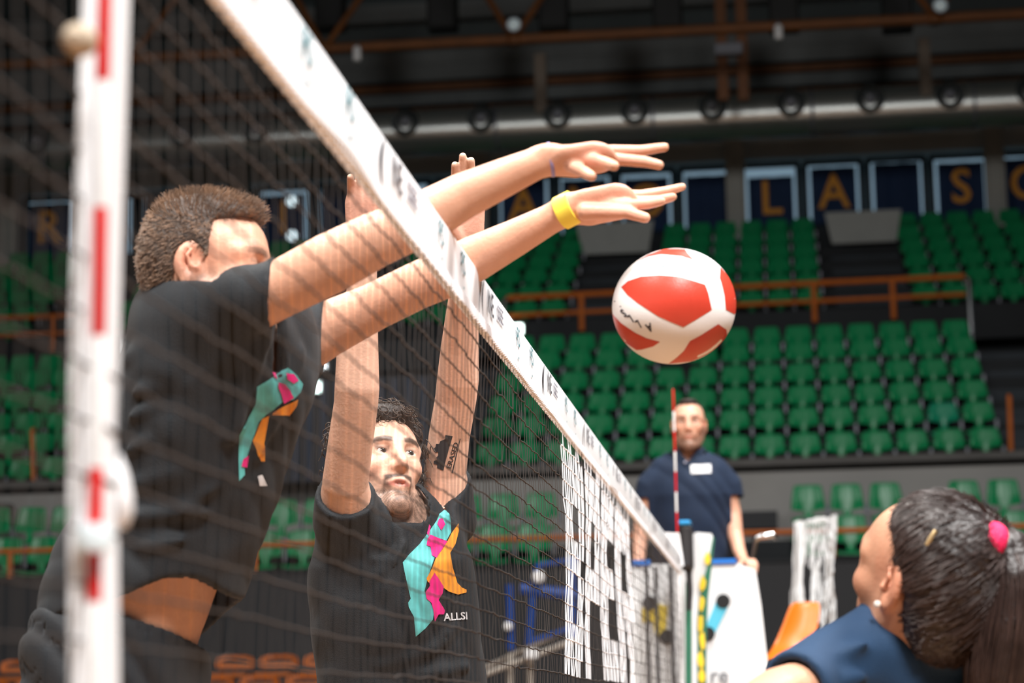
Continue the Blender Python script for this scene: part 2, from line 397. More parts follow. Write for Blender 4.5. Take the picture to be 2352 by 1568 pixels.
for px, y0, y1, Y, lab in [(2318, 910, 1085, 30.1, 'orange handrail post beside the right-hand stairs'), (73, 988, 1160, 30.1, 'orange handrail post by the left-hand stairs')]:
    a, b = W(px, y0, Y=Y), W(px+6, y1, Y=Y); t = thing('handrail', lab, 'handrail', b)
    MB().tube([a, b], .035, 8).obj('post', m_orange, t, True)
    MB().tube([a+[0, 0, -.02], a+[.0, .03, .01], a+[0, .10, .02]], .03, 8).obj('rail', m_orange, t, True)
    MB().lathe([(.06, 0), (.06, .02), (.035, .03)], b, (0, 0, 1), 10).obj('base_flange', m_grey, t)

# ---- high windows with banners
LET = {0: 'S', 1: 'A', 2: 'L'}
xs = [W(px, 430, Y=43.6)[0] for px in (1770, 1915, 2060, 2210)]
stepx = (xs[3]-xs[0])/3.; zc = [W(1915, 432, Y=43.6)[2]]
word = {-12: 'R', -11: '', -10: 'N', -9: 'O', -8: 'I', -7: '', -6: 'S', -5: 'I', -4: 'A', -3: 'M', -2: 'O', -1: '', 0: 'L', 1: 'A', 2: '', 3: 'S', 4: 'C'}
zt, zb = W(1915, 368, Y=43.6)[2], W(1915, 500, Y=43.6)[2]
m_glow = mat('daylight_pane', (.45, .66, .85), .4, emit=(.34, .52, .66), estr=.42)
m_banner = mat('navy_banner', lin(18, 46, 84), .8, var=.1, vscale=3)
m_bletter = mat('banner_letter', lin(232, 160, 62), .8)
m_mull = mat('dark_frame', lin(34, 32, 30), .7)
wz = MB().box((-24, 44.1, zb-.6), (14, 44.3, zb+.02)); struct('wall_sill', wz, m_dconc)
for k, (i, ch) in enumerate(word.items()):
    x = xs[0]+i*stepx; px, _ = J((x, 43.6, zc[0]))
    dz = RNG.uniform(-.10, .08) if i not in (1, 2, 3, 4, 0) else {0: -.14, 1: 0, 2: .03, 3: -.02, 4: 0}[i]
    wroot = bpy.data.objects.new('window_%d' % (k+1), None); COL.objects.link(wroot); wroot['kind'] = 'structure'; wroot.location = (x, 44, zb)
    MB().box((x-.53, 44.02, zb+.02), (x+.53, 44.06, zt)).obj('pane', m_glow, wroot)
    for s in (-1, 1): MB().box((x+s*.565-.045, 43.9, zb), (x+s*.565+.045, 44.1, zt+.06)).obj('mullion', m_mull, wroot)
    MB().box((x-.6, 43.9, zt-.0), (x+.6, 44.1, zt+.10)).obj('head', m_mull, wroot)
    t = thing('banner', ('navy banner with the orange letter %s, %s from the right edge' % (ch, ORD[5-i if i < 5 else 1]) if ch else 'plain navy banner in the high window row, %s from the right edge' % ORD[5-i]), 'banner', (x, 43.7, zb), 'banners in the high windows')
    mb = MB(); n = 8; bw = .93
    V = []; F = []
    for a in range(n+1):
        for b_ in range(5):
            u = a/n-.5; V.append((x+u*bw, 43.86+.02*math.sin(a*1.7+i), zb-.05+(zt-zb-.03+dz)*b_/4))
    for a in range(n):
        for b_ in range(4): F.append((a*5+b_, a*5+5+b_, a*5+6+b_, a*5+1+b_))
    nV = len(V); V += [(p[0], p[1]+.01, p[2]) for p in V]; F += [tuple(q+nV for q in f[::-1]) for f in F]
    mb.add(V, F); mb.obj('cloth', m_banner, t)
    if ch:
        TV, TF = text_np(ch, 1.02)
        TV = np.stack([TV[:, 0]*.92+x, np.full(len(TV), 43.825), TV[:, 2]*0+TV[:, 1]+(zt+zb)/2-.03+dz*.5], 1)
        new_obj('letter', mesh_np('letter', TV, TF), m_bletter, t)
# grey columns in the window row
for i, px in enumerate([1690, 2287, 1098, 20, 552]):
    x = W(px, 430, Y=43.4)[0]
    struct('column_%d' % (i+1) if False else 'trim_%d' % (11+i), MB().box((x-.14, 43.3, zb-.4), (x+.14, 43.6, zt+.7), .02).box((x-.20, 43.34, zb-.4), (x+.20, 43.5, zt+.7)), m_pconc)

# ---- spiral duct with jet nozzles
Yd = 40.6; zd = W(1500, 277, Y=Yd)[2]
t = thing('ventilation_duct', 'long round silver spiral duct under the roof', 'duct', (0, Yd, zd))
x = -20.
segs = np.arange(-20, 11, 3.05)
for a in segs: MB().tube([(a+.01, Yd, zd), (a+1.0, Yd, zd), (a+2, Yd, zd), (a+3.04, Yd, zd)], .44, 28).obj('duct_section', m_galv, t, True)
for a in segs: MB().tube([(a-.03, Yd, zd), (a+.03, Yd, zd)], .462, 28).obj('joint_ring', m_grey, t, True)
m_noz = mat('nozzle_grey', lin(92, 98, 100), .45, metal=.6)
xn = [W(px, 268, Y=Yd-.45)[0] for px in (1637, 1820, 2005, 2185)]; dx = (xn[3]-xn[0])/3
for i in range(-10, 5):
    x = xn[0]+i*dx; c = np.array([x, Yd-.40, zd+.10]); ax = np.array([0, -1., -.12])
    nz = MB().lathe([(.27, 0), (.28, .05), (.27, .10), (.25, .12), (.20, .10), (.15, .04), (.15, .0)], c, ax, 24).obj('jet_nozzle', m_noz, t, True)
    MB().lathe([(.09, .0), (.105, .06), (.09, .13), (.05, .15)], c, ax, 16).obj('nozzle_core', m_grey, nz, True)
# hangers of the duct
for px in (1241, 2121, 390):
    a, b = W(px, 90 if px > 1500 else 125, Y=40.2), W(px+12, 222 if px > 1500 else 258, Y=40.2)
    tag(MB().box((a[0]-.11, 40.1, b[2]), (a[0]+.11, 40.3, a[2]), .01).obj('duct_hanger', mat('beige_steel', lin(128, 116, 104), .7)), 'beige flat hanger holding the duct %s' % {1241: 'above the raised hands', 2121: 'at the upper right', 390: 'behind the net at left'}[px], 'hanger', 'duct hangers')
# ---- roof truss
Yt = 36.
t = thing('roof_truss', 'long brownish orange lattice truss under the dark roof', 'truss', (0, Yt, 13))
A, B = W(-200, 160, Y=Yt), W(2552, 22, Y=Yt)
MB().tube([A, B], .095, 10).obj('bottom_chord', m_rust, t, True)
MB().tube([A+[0, 1.5, 2.3], B+[0, 1.5, 2.3]], .095, 10).obj('top_chord', m_rust, t, True)
def chz(px): x = W(px, 80, Y=Yt)[0]; return np.array([x, Yt, A[2]+(B[2]-A[2])*(x-A[0])/(B[0]-A[0])])
for px in (745, 1180, 2150, 300):
    c = chz(px)
    for s in (-1, 1): MB().tube([c, c+[s*1.25, .9, 2.3]], .06, 8).obj('web_bar', m_rust, t, True)
    MB().lathe([(.12, -.1), (.16, 0), (.12, .1)], c+[0, 0, 0], (0, 0, 1), 10).obj('node', m_rust, t)
Yt2 = 38.5
t = thing('roof_post', 'pair of rusty brown uprights joined by a grey box under the roof', 'post', W(1675, 230, Y=Yt2))
for px in (1650, 1697):
    a, b = W(px-12, -60, Y=Yt2), W(px+12, 232, Y=Yt2)
    MB().box((b[0]-.10, Yt2-.08, b[2]), (b[0]+.10, Yt2+.08, a[2]), .01).obj('upright', m_rust, t)
c = W(1674, 116, Y=Yt2-.15); MB().box((c[0]-.26, Yt2-.3, c[2]-.11), (c[0]+.26, Yt2-.1, c[2]+.11), .015).obj('junction_box', m_grey, t)
for k, px in enumerate((1017, 1272, 1533, 2060, 1800, 760)):
    c = W(px, 20, Y=39.); tt = thing('roof_speaker', 'square black box hung under the roof, %s' % ['above the net tape', 'second right of the tape', 'left of the twin uprights', 'near the upper right', 'just right of the twin uprights', 'next to the orange lattice bars'][k], 'speaker', c, 'black boxes under the roof')
    MB().box((c[0]-.28, 38.8, c[2]-.45), (c[0]+.28, 39.2, c[2]+.5), .03).obj('cabinet', mat('matt_black', lin(16, 17, 18), .7), tt)
    MB().box((c[0]-.24, 38.77, c[2]-.4), (c[0]+.24, 38.8, c[2]+.45), .01).obj('grille', mat('grille_black', lin(24, 25, 26), .5, bump=.4, bscale=200), tt)
for k, (px, py) in enumerate([(820, 124), (1788, 74)]):
    c = W(px, py, Y=35.8); tt = thing('detector', 'small pale cylinder hanging under the truss, %s' % ['close to the net tape', 'right of the twin uprights'][k], 'detector', c)
    MB().lathe([(.06, -.13), (.075, -.1), (.075, .1), (.05, .13)], c, (0, 0, 1), 12).obj('body', m_white, tt, True)
    MB().tube([c+[0, 0, .1], c+[0, .05, .2], [c[0], 36., chz(px)[2]]], .02, 6).obj('stem', m_grey, tt)
for k, (px, py) in enumerate([(1180, 56), (2160, 12), (670, 462), (671, 541)]):
    c = W(px, py, Y=35.6 if k < 2 else 43.76); tt = thing('spot_lamp', 'small round lamp %s' % ['on the truss node above the raised hands', 'on the truss near the upper right corner', 'on the high window left of the net tape', 'below the high windows left of the net tape'][k], 'lamp', c)
    MB().lathe([(.04, .12), (.11, .1), (.13, 0)], c, (0, 1, 0), 14).obj('housing', m_grey, tt, True)
    if k < 2: MB().tube([c+[0, .1, 0], c+[0, .4, 0]], .03, 6).obj('arm', m_grey, tt)
    MB().lathe([(.11, 0), (.09, .03), (.04, .045)], c, (0, -1, 0), 14).obj('lens', mat('spot_lens_%d' % (k//2), (.8, .95, 1), .3, emit=(.75, .93, 1), estr=[.06, 1.2][k//2]), tt, True)

# =================================================================== THE NET
YN, YF = 1.585, 10.585            # sidelines, where the antennas stand
NZ1, NZ0, ZB = 2.438, 2.345, 1.43
NY0, NY1, NG = 1.12, 10.80, .0420
net = thing('volleyball_net', 'long black volleyball net with white top tape and large white lettering', 'net', (0, 6, 0))
m_cord = mat('brown_black_cord', lin(56, 49, 46), .8)
m_wcord = mat('white_cord', lin(246, 246, 250), .6)
m_tape = mat('white_vinyl_tape', lin(244, 245, 248), .45, bump=.08, bscale=300)
def sagz(y): return -.006*math.sin(math.pi*(y-NY0)/(NY1-NY0))
# top tape: folded band with thickness and a soft wave
n = 260; prof = [(.0045, NZ0), (.0055, NZ0+.03), (.0055, NZ1-.012), (.003, NZ1-.002), (-.003, NZ1-.002), (-.0055, NZ1-.012), (-.0055, NZ0+.03), (-.0045, NZ0)]
V = []; F = []
for i in range(n+1):
    y = NY0+(NY1-NY0)*i/n; wv = .003*math.sin(y*3.1)+.002*math.sin(y*7.7+1)
    for (x, z) in prof: V.append((x+wv*(NZ1-z)/.1, y, z+sagz(y)+(.002*math.sin(y*23) if z < NZ0+.01 else 0)))
k = len(prof)
for i in range(n):
    for j in range(k): F.append((i*k+j, i*k+(j+1) % k, (i+1)*k+(j+1) % k, (i+1)*k+j))
F += [tuple(range(k)), tuple(range(n*k, n*k+k))[::-1]]
mb = MB(); mb.add(V, F); tape = mb.obj('top_tape', m_tape, net, True)
mb = MB()
for i in range(int((NY1-NY0)/NG*2)):
    y = NY0+i*NG/2; mb.box((-.007, y+.004, NZ0-.006+sagz(y)), (.0075, y+.015, NZ0+.012+sagz(y)))
lc = mb.obj('lacing', m_wcord, tape); lc['kind'] = 'stuff'
# printing on the tape
m_ink = mat('black_ink', lin(38, 36, 48), .6); m_teal = mat('teal_ink', lin(90, 140, 150), .6)
def on_tape(s, size, y, z, m, name, shear=0., sx=1.):
    TV, TF = text_np(s, size); TV = np.stack([np.full(len(TV), .0072), y+TV[:, 0]*sx, z+TV[:, 1]], 1); TV[:, 2] += [sagz(a) for a in TV[:, 1]]
    TV[:, 0] += .003*np.sin(TV[:, 1]*3.1)*.4+.002*np.sin(TV[:, 1]*7.7+1)*.4+.0008
    new_obj(name, mesh_np(name, TV, TF), m, tape)
def crescent(y, z):
    a = np.linspace(-1, 1, 9); V = [(.0082, y+.012-.030*(1-t*t)+.012*t, z+t*.038+sagz(y)) for t in a]+[(.0082, y+.012-.012*(1-t*t)+.012*t, z+t*.038+sagz(y)) for t in a]
    mb = MB(); mb.add(V, [(i, i+1, 10+i, 9+i) for i in range(8)]); mb.obj('printed_mark', m_ink, tape)
for i in range(-1, 9):
    y = 2.748+.957*i
    if y < 1.9: pass
    crescent(y, 2.393)
    on_tape('INE', .062, y+.115, 2.400, m_ink, 'printed_text', sx=.8)
    on_tape('SSEE', .040, y+.24, 2.402, mat('grey_ink', lin(110, 108, 122), .6), 'printed_text')
    for dy in (.50, .735): on_tape('PS', .052, y+dy, 2.405, m_teal, 'printed_text'); on_tape('-', .04, y+dy, 2.368, m_teal, 'printed_text')
# letters worked into the mesh
LETS = {'B': (5.10, 5.58), 'P': (5.65, 6.08), 'E': (6.15, 6.64), 'R': (6.70, 7.36)}
LZ1, LZ0 = 2.318, 1.765
def in_letter(y, z):
    for ch, (a, b) in LETS.items():
        if a <= y <= b and LZ0 <= z <= LZ1:
            u = (y-a)/(b-a); v = (LZ1-z)/(LZ1-LZ0)
            if ch == 'B': ok = not (.40 < u < .66 and (.24 < v < .43 or .60 < v < .80)) and not (u > .86 and (v < .06 or .46 < v < .54 or v > .95))
            elif ch == 'P': ok = u < .40 or (v < .25) or (.5 < v < .68) or (u > .68 and v < .68)
            elif ch == 'E': ok = u < .46 or v < .24 or .40 < v < .60 or v > .80
            else: ok = (u < .36) or (v < .24) or (.46 < v < .64) or (u > .66 and .04 < v < .64) or (v >= .64 and .40+.25*(v-.64)/.36 < u < .74+.26*(v-.64)/.36)
            return ch if ok else None
    return None
ny = int((NY1-NY0)/NG); nz = int((NZ0-ZB)/NG)
zg = [NZ0-NG*j for j in range(nz+1)]
jit = RNG.normal(0, 1, (ny+2, nz+2, 3))
def node(i, j):
    y = NY0+i*NG; z = zg[j]+sagz(y)
    return np.array([.0012*jit[i, j, 0]+.005*math.sin(y*2.3+j*.35), y+.0010*jit[i, j, 1], z+.0010*jit[i, j, 2]+.003*math.sin(y*4.+j*.5)*(j/nz)])
ND = np.array([[node(i, j) for j in range(nz+1)] for i in range(ny+1)])
SEG = {'net': [], 'B': [], 'P': [], 'E': [], 'R': []}
for i in range(ny+1):
    for j in range(nz+1):
        if j < nz:
            m_ = (ND[i, j]+ND[i, j+1])/2; ch = in_letter(NY0+i*NG, m_[2]); SEG[ch or 'net'].append((ND[i, j], ND[i, j+1], .0012 if ch else .00072))
        if i < ny and j > 0:
            m_ = (ND[i, j]+ND[i+1, j])/2; c1 = in_letter(NY0+i*NG, zg[j]); c2 = in_letter(NY0+(i+1)*NG, zg[j]); ch = c1 if c1 and c1 == c2 else None
            SEG[ch or 'net'].append((ND[i, j], ND[i+1, j], .0013 if ch else .0012))
def segs_mesh(name, segs):
    A = np.array([s[0] for s in segs]); B = np.array([s[1] for s in segs]); R = np.array([s[2] for s in segs])[:, None]
    T = B-A; T /= np.linalg.norm(T, axis=1, keepdims=True); X = np.tile([1., 0, 0], (len(A), 1)); U = np.cross(T, X); U /= np.linalg.norm(U, axis=1, keepdims=True); Q = np.cross(T, U)
    Vs = []
    for P in (A-T*R*.6, B+T*R*.6):
        for k in range(4):
            a = math.pi/4+k*math.pi/2; Vs.append(P+R*1.15*(math.cos(a)*U+math.sin(a)*Q))
    V = np.stack(Vs, 1).reshape(-1, 3); base = np.arange(len(A))[:, None]*8
    F = np.concatenate([base+np.array(f) for f in ((0, 1, 5, 4), (1, 2, 6, 5), (2, 3, 7, 6), (3, 0, 4, 7))])
    return mesh_np(name, V, F)
o = new_obj('netting', segs_mesh('netting', SEG['net']), m_cord, net); o['kind'] = 'stuff'
for ch in 'BPER':
    o = new_obj('net_letter', segs_mesh('net_letter', SEG[ch]), m_wcord, net); o['kind'] = 'stuff'; o['label'] = 'white letter %s woven into the net' % ch
# side bands
for y0, y1 in ((1.552, 1.634), (10.565, 10.615)):
    mb = MB(); V = []; F = []; n = 40
    for i in range(n+1):
        z = ZB+(NZ0+.02-ZB)*i/n
        for (dx, dy) in ((.006, y0), (.007, (y0+y1)/2), (.006, y1), (-.006, y1), (-.006, y0)):
            V.append((dx+.002*math.sin(z*9), dy+.004*math.sin(z*5+1), z))
    for i in range(n):
        for j in range(5): F.append((i*5+j, i*5+(j+1) % 5, i*5+5+(j+1) % 5, i*5+5+j))
    F += [tuple(range(5)), tuple(range(n*5, n*5+5))]; mb.add(V, F); mb.obj('side_band', m_tape, net, True)
MB().tube([(0, NY0, ZB), (0, NY1, ZB)], .004, 6).obj('bottom_cord', m_cord, net)
# antennas: 10 cm red and white bands
m_red = mat('antenna_red', lin(205, 22, 22), .35); m_awhite = mat('antenna_white', lin(240, 240, 240), .35)
def antenna(Y, X, z0, z1, label, phase=0):
    t = thing('net_antenna', label, 'antenna', (X, Y, z0), 'net antennas'); z = z1; k = 0
    while z > z0+.01:
        a = max(z0, z-.1); MB().lathe([(.0048, 0), (.0052, .003), (.0052, z-a-.003), (.0048, z-a)], (X, Y, a), (0, 0, 1), 12).obj('red_band' if k % 2 == 0 else 'white_band', m_red if k % 2 == 0 else m_awhite, t, True)
        z = a; k += 1
    MB().lathe([(.0052, 0), (.0062, .004), (.004, .012)], (X, Y, z1), (0, 0, 1), 10).obj('tip', m_red, t, True)
    return t
antenna(YF, .0, 1.43, 3.23, 'thin red and white antenna at the far end of the net')
t = antenna(YN-.032, .0125, 1.43, 3.245, 'blurred red and white antenna on the nearest side band')
# white sleeve pieces that hold the near antenna
for (za, zb_) in ((1.94, 1.83),):
    c = W(262, 1135, X=.012)
mb = MB(); mb.lathe([(.004, -.04), (.009, -.025), (.012, -.005), (.011, .008), (.006, .018)], W(272, 1160, X=.003), (0, .22, -1), 14)
mb.obj('strap_end', m_tape, t, True)
mb = MB(); mb.lathe([(.012, -.010), (.014, 0), (.012, .010)], W(216, 1236, X=.014), (0, 0, 1), 14); mb.obj('sleeve_clip', mat('pale_clip', lin(222, 235, 240), .4), t, True)
mb = MB(); mb.lathe([(.005, -.014), (.012, -.008), (.013, 0), (.012, .008), (.005, .014)], W(184, 92, X=.01), (0, 1, .2), 12); mb.obj('cord_knot', mat('beige_knot', lin(190, 172, 150), .8), t, True)
# ---- far net post
post = thing('net_post', 'grey net post with black winch at the far sideline', 'post', (.045, 11.42, 0))
MB().lathe([(.045, 0), (.045, 2.4), (.05, 2.42), (.05, 2.5), (.03, 2.52)], (.045, 11.42, 0), (0, 0, 1), 20).obj('tube', mat('post_grey', lin(175, 180, 185), .4, metal=.3), post, True)
c = W(1577, 1258, Y=11.25); MB().box((c[0]-.035, 11.15, c[2]-.12), (c[0]+.035, 11.33, c[2]+.12), .025).obj('winch', mat('winch_black', lin(40, 38, 40), .5), post)
c = W(1576, 1204, Y=11.25); MB().box((c[0]-.035, 11.14, c[2]-.012), (c[0]+.028, 11.32, c[2]+.014), .01).obj('cap', mat('cap_blue', lin(30, 140, 200), .4), post)
c = W(1582, 1330, Y=11.2); MB().tube([c+[0, 0, .05], c+[.004, 0, -.06], c+[-.004, 0, -.16]], .016, 8).obj('strap', mat('winch_black', (0, 0, 0)), post)
def pxprism(pts, Y, dep, name, m, parent):
    poly = [(W(x, y, Y=Y)[0], W(x, y, Y=Y)[2]) for x, y in pts]; return MB().prism(poly, Y, Y+dep, 'Y').obj(name, m, parent)
pad = thing('post_pad', 'green and white padding with yellow print around the net post', 'pad', (.09, 11.3, 0))
m_pgreen = mat('pad_green', lin(30, 104, 78), .6, var=.1); m_yel = mat('pad_yellow', lin(240, 205, 40), .6); m_plin = mat('pad_lining', lin(232, 234, 236), .6)
def padpoly(pts, Y, dep, name, m): return pxprism(pts, Y, dep, name, m, pad)
padpoly([(1592, 1226), (1600, 1222), (1634, 1225), (1638, 1233), (1628, 1290), (1612, 1350), (1604, 1420), (1603, 2300), (1590, 2300), (1589, 1360)], 11.32, .03, 'inner_lining', m_plin)
padpoly([(1638, 1230), (1641, 1236), (1634, 1300), (1626, 1370), (1622, 1460), (1623, 2300), (1602, 2300), (1602, 1420), (1610, 1350), (1627, 1290)], 11.31, .05, 'outer_flap', m_pgreen)
padpoly([(1574, 1335), (1582, 1340), (1588, 1368), (1590, 2300), (1575, 2300)], 11.31, .06, 'inner_flap', m_pgreen)
for k, (x, y, r) in enumerate([(1625, 1283, 7), (1614, 1340, 8), (1612, 1385, 8), (1609, 1430, 9), (1613, 1470, 9), (1609, 1515, 9), (1612, 1552, 8)]):
    pts = [(x+r*.8*math.cos(a)*(1+.25*math.cos(2*a+k)), y+r*2.2*math.sin(a)*(1+.2*math.sin(3*a+k))) for a in np.linspace(0, 2*math.pi, 14)[:-1]]
    pxprism(pts, 11.303, .004, 'yellow_print', m_yel, pad)
pocket = pxprism([(1526, 1222), (1560, 1224), (1571, 1298), (1562, 1302)], 10.75, .01, 'corner_flap', m_tape, net)

# ---- referee stand with white advertising board
stand = thing('referee_stand', 'referee stand with tall white advertising board at its front', 'stand', (.05, 11.5, 0))
m_board = mat('board_white', lin(244, 245, 247), .5)
m_bblack = mat('board_black', lin(20, 20, 22), .6); m_cyan = mat('board_cyan', lin(95, 205, 235), .6)
pxprism([(1452, 1296), (1624, 1293), (1690, 1292), (1735, 1308), (1748, 1390), (1768, 1568), (1800, 2100), (1450, 2100)], 11.62, .03, 'board', m_board, stand)
pxprism([(1624, 1284), (1690, 1282), (1692, 1293), (1624, 1295)], 11.60, .06, 'top_edge', mat('board_blue', lin(20, 110, 200), .5), stand)
pxprism([(1453, 1286), (1493, 1285), (1493, 1297), (1453, 1298)], 11.60, .06, 'top_edge', mat('board_blue', (0, 0, 0)), stand)
def disc(x, y, r, Y, name, m, par, sq=1.): return pxprism([(x+r*math.cos(a), y+r*sq*math.sin(a)) for a in np.linspace(0, 2*math.pi, 25)[:-1]], Y, .004, name, m, par)
pxprism([(1646, 1378), (1672, 1394), (1638, 1462), (1618, 1446)], 11.612, .006, 'logo_bar', m_cyan, stand)
disc(1661, 1380, 16.5, 11.606, 'logo_dot', m_bblack, stand); disc(1626, 1455, 16.5, 11.606, 'logo_dot', m_bblack, stand)
pxprism([(1474, 1398), (1508, 1386), (1534, 1392), (1528, 1456), (1506, 1462), (1500, 1426), (1476, 1428)], 11.612, .006, 'logo_bar', mat('board_yellow', lin(235, 205, 60), .6), stand)
disc(1492, 1384, 16, 11.606, 'logo_dot', m_bblack, stand); disc(1532, 1462, 17, 11.606, 'logo_dot', m_bblack, stand)
TV, TF = text_np('re', .115); c = W(1652, 1552, Y=11.61)
new_obj('board_text', mesh_np('board_text', np.stack([TV[:, 0]+c[0], np.full(len(TV), 11.608), TV[:, 1]+c[2]], 1), TF), mat('board_grey', lin(130, 132, 138), .6), stand)
for px in (1484, 1505, 1540): a = W(px, 1300, Y=11.45); MB().box((a[0]-.009, 11.44, 0.), (a[0]+.009, 11.47, a[2]), .003).obj('upright', m_black, stand)
PLAT = 1.49
MB().box((-.33, 11.70, PLAT-.04), (.42, 12.35, PLAT), .01).obj('platform', m_dconc, stand)
for x, y in ((-.30, 11.75), (.38, 11.75), (-.30, 12.3), (.38, 12.3)): MB().tube([(x*1.1, y, 0), (x, y, PLAT-.04)], .022, 10).obj('leg', m_steel, stand, True)
a = W(1724, 1300, Y=12.3); b = W(1733, 1245, Y=12.3); c = W(1748, 1231, Y=12.3); d_ = W(1772, 1229, Y=12.3)
MB().tube([a*[1, 1, 0]+[0, 0, PLAT-.03], a, b, (b+c)/2+[-.005, 0, .008], c, (c+d_)/2, d_, d_+[.02, .15, 0]], .019, 10).obj('hand_rail', m_steel, stand, True)

# ---- orange chair on a dark riser beside the referee stand
Yc = 12.7
chair = thing('plastic_chair', 'orange plastic shell chair between the white board and the hanging net', 'chair', W(1830, 1620, Y=Yc))
m_och = mat('orange_shell', lin(240, 120, 28), .38, var=.05)
V = []; F = []
rowsL = [(1822, 1383), (1812, 1390), (1802, 1420), (1790, 1450), (1776, 1482), (1766, 1500), (1752, 1514)]
rowsR = [(1880, 1384), (1886, 1390), (1882, 1425), (1876, 1458), (1866, 1492), (1848, 1520), (1822, 1528)]
nk = 8
for (l, r_), dy in zip(zip(rowsL, rowsR), (0.02, 0, -.02, -.04, -.08, -.16, -.32)):
    a = W(*l, Y=Yc+dy); b = W(*r_, Y=Yc+dy+.03)
    for k in range(nk): u = k/(nk-1); V.append(a+(b-a)*u+np.array([0, .03*(1-(2*u-1)**2), 0]))
for i in range(len(rowsL)-1):
    for k in range(nk-1): F.append((i*nk+k, i*nk+k+1, (i+1)*nk+k+1, (i+1)*nk+k))
mb = MB(); mb.add(V, F); o = mb.obj('seat_shell', m_och, chair, True); sm = o.modifiers.new('thick', 'SOLIDIFY'); sm.thickness = .012
sd = o.modifiers.new('round', 'SUBSURF'); sd.levels = 1; sd.render_levels = 1
zfl = W(1830, 1640, Y=Yc)[2]
for px, dy in ((1775, -.28), (1850, -.30), (1795, .05), (1868, .05)):
    a = W(px, 1515, Y=Yc+dy); MB().tube([a, a*[1, 1, 0]+[0, 0, zfl]], .011, 8).obj('leg', m_steel, chair, True)
struct('seat_plinth', MB().box((W(1740, 1500, Y=Yc)[0], Yc-.5, 0), (W(2000, 1500, Y=Yc)[0], Yc+.4, zfl), .01), m_black)

# ---- bundled white netting hanging behind the chair
Yb = 14.6
bun = thing('net_bundle', 'bundle of loose white netting hanging behind the orange chair', 'netting', W(1860, 1480, Y=Yb))
m_bn = mat('white_twine', lin(244, 245, 246), .6)
r2 = np.random.default_rng(3)
def strands(name, L, m, r=.004):
    mb = MB()
    for pts in L: mb.tube(pts, r, 4, cap=False)
    o = mb.obj(name, m, bun); o['kind'] = 'stuff'; return o
L = []
for i in range(24):
    x0 = r2.uniform(1824, 1852); x1 = r2.uniform(1806, 1850); dep = r2.uniform(-.06, .06)
    L.append([W(x0+(x1-x0)*t+4*math.sin(t*6+i)*r2.uniform(.3, 1), 1198+(1450+r2.uniform(-30, 40)-1198)*t, Y=Yb+dep) for t in np.linspace(0, 1, 10)])
for i in range(9):
    x0 = 1838+r2.uniform(-6, 6)
    L.append([W(x0+(r2.uniform(-4, 4)), 1195+t*290, Y=Yb-.07) for t in np.linspace(0, 1, 8)])
strands('left_hank', L, m_bn, .004)
L = []
for i in range(26):
    x0 = 1850+i*2.2; x1 = 1905-(25-i)*2.6+r2.uniform(-8, 8)
    L.append([W(x0+(x1-x0)*t+3*math.sin(t*9+i), 1205+8*math.sin(i)+(1300-1205)*t+r2.uniform(-2, 2), Y=Yb+.02) for t in np.linspace(0, 1, 6)])
strands('cross_strands', L, m_bn, .003)
L = []
for i in range(15):
    x0 = r2.uniform(1898, 1924); x1 = r2.uniform(1880, 1915)
    L.append([W(x0+(x1-x0)*t+5*math.sin(t*8+i), 1186+r2.uniform(-6, 6)+(1440+r2.uniform(-40, 40)-1186)*t, Y=Yb+r2.uniform(-.05, .05)) for t in np.linspace(0, 1, 10)])
for i in range(10):
    c = (1875+r2.uniform(-22, 22), 1205); rr = r2.uniform(10, 22)
    L.append([W(c[0]+rr*math.cos(a), c[1]-rr*.8*math.sin(a), Y=Yb) for a in np.linspace(0, math.pi, 9)])
strands('right_hank', L, m_bn, .004)
L = []
for i in range(12):
    x0 = r2.uniform(1862, 1884); L.append([W(x0+3*math.sin(t*7+i), 1290+t*140, Y=Yb+.05) for t in np.linspace(0, 1, 7)])
strands('middle_hank', L, m_bn, .004)
a = W(1838, 1194, Y=Yb+.05); b = W(1915, 1188, Y=Yb+.05)
MB().tube([a*[1, 1, 0], a, a+[.02, 0, .01]], .012, 8).obj('hanging_pole', m_black, bun); MB().tube([a, b], .010, 8).obj('hanging_bar', m_black, bun)

# ---- blue frame with sloping rails behind the net
Yq = 17.
tro = thing('blue_frame', 'blue steel frame with sloping pale rails seen through the net', 'frame', W(1200, 1700, Y=Yq))
m_blue = mat('blue_paint', lin(14, 62, 140), .45)
def bar(p, q, w, name, m, dy=0): MB().tube([W(*p, Y=Yq+dy), W(*q, Y=Yq+dy)], w, 8).obj(name, m, tro, True)
bar((1170, 1342), (1173, 1492), .032, 'upright', m_blue); bar((1226, 1340), (1214, 1480), .03, 'upright', m_blue); bar((1316, 1288), (1316, 1470), .03, 'upright', m_blue)
bar((1236, 1298), (1330, 1284), .022, 'cross_bar', m_blue); bar((1196, 1352), (1330, 1368), .05, 'cross_bar', m_blue); bar((1236, 1296), (1226, 1345), .03, 'cross_bar', m_blue)
bar((1216, 1474), (1320, 1440), .022, 'cross_bar', m_blue)
m_pale = mat('pale_rail', lin(178, 170, 160), .5)
bar((1108, 1550), (1330, 1466), .022, 'sloping_rail', m_pale, -.2); bar((1108, 1535), (1300, 1448), .018, 'sloping_rail', m_pale, .5)
for px in (1172, 1218): bar((px, 1500), (px, 1640), .026, 'leg', m_pale, -.1)
MB().lathe([(.05, 0), (.05, .04), (.03, .05)], W(1238, 1324, Y=Yq-.06), (0, -1, 0), 12).obj('pale_pad', m_white, tro); MB().lathe([(.035, 0), (.035, .04), (.02, .05)], W(1168, 1438, Y=Yq-.06), (0, -1, 0), 12).obj('pale_pad', m_white, tro)
MB().box(W(1205, 1512, Y=Yq-.3), W(1238, 1490, Y=Yq-.2), .008).obj('bracket', m_white, tro)
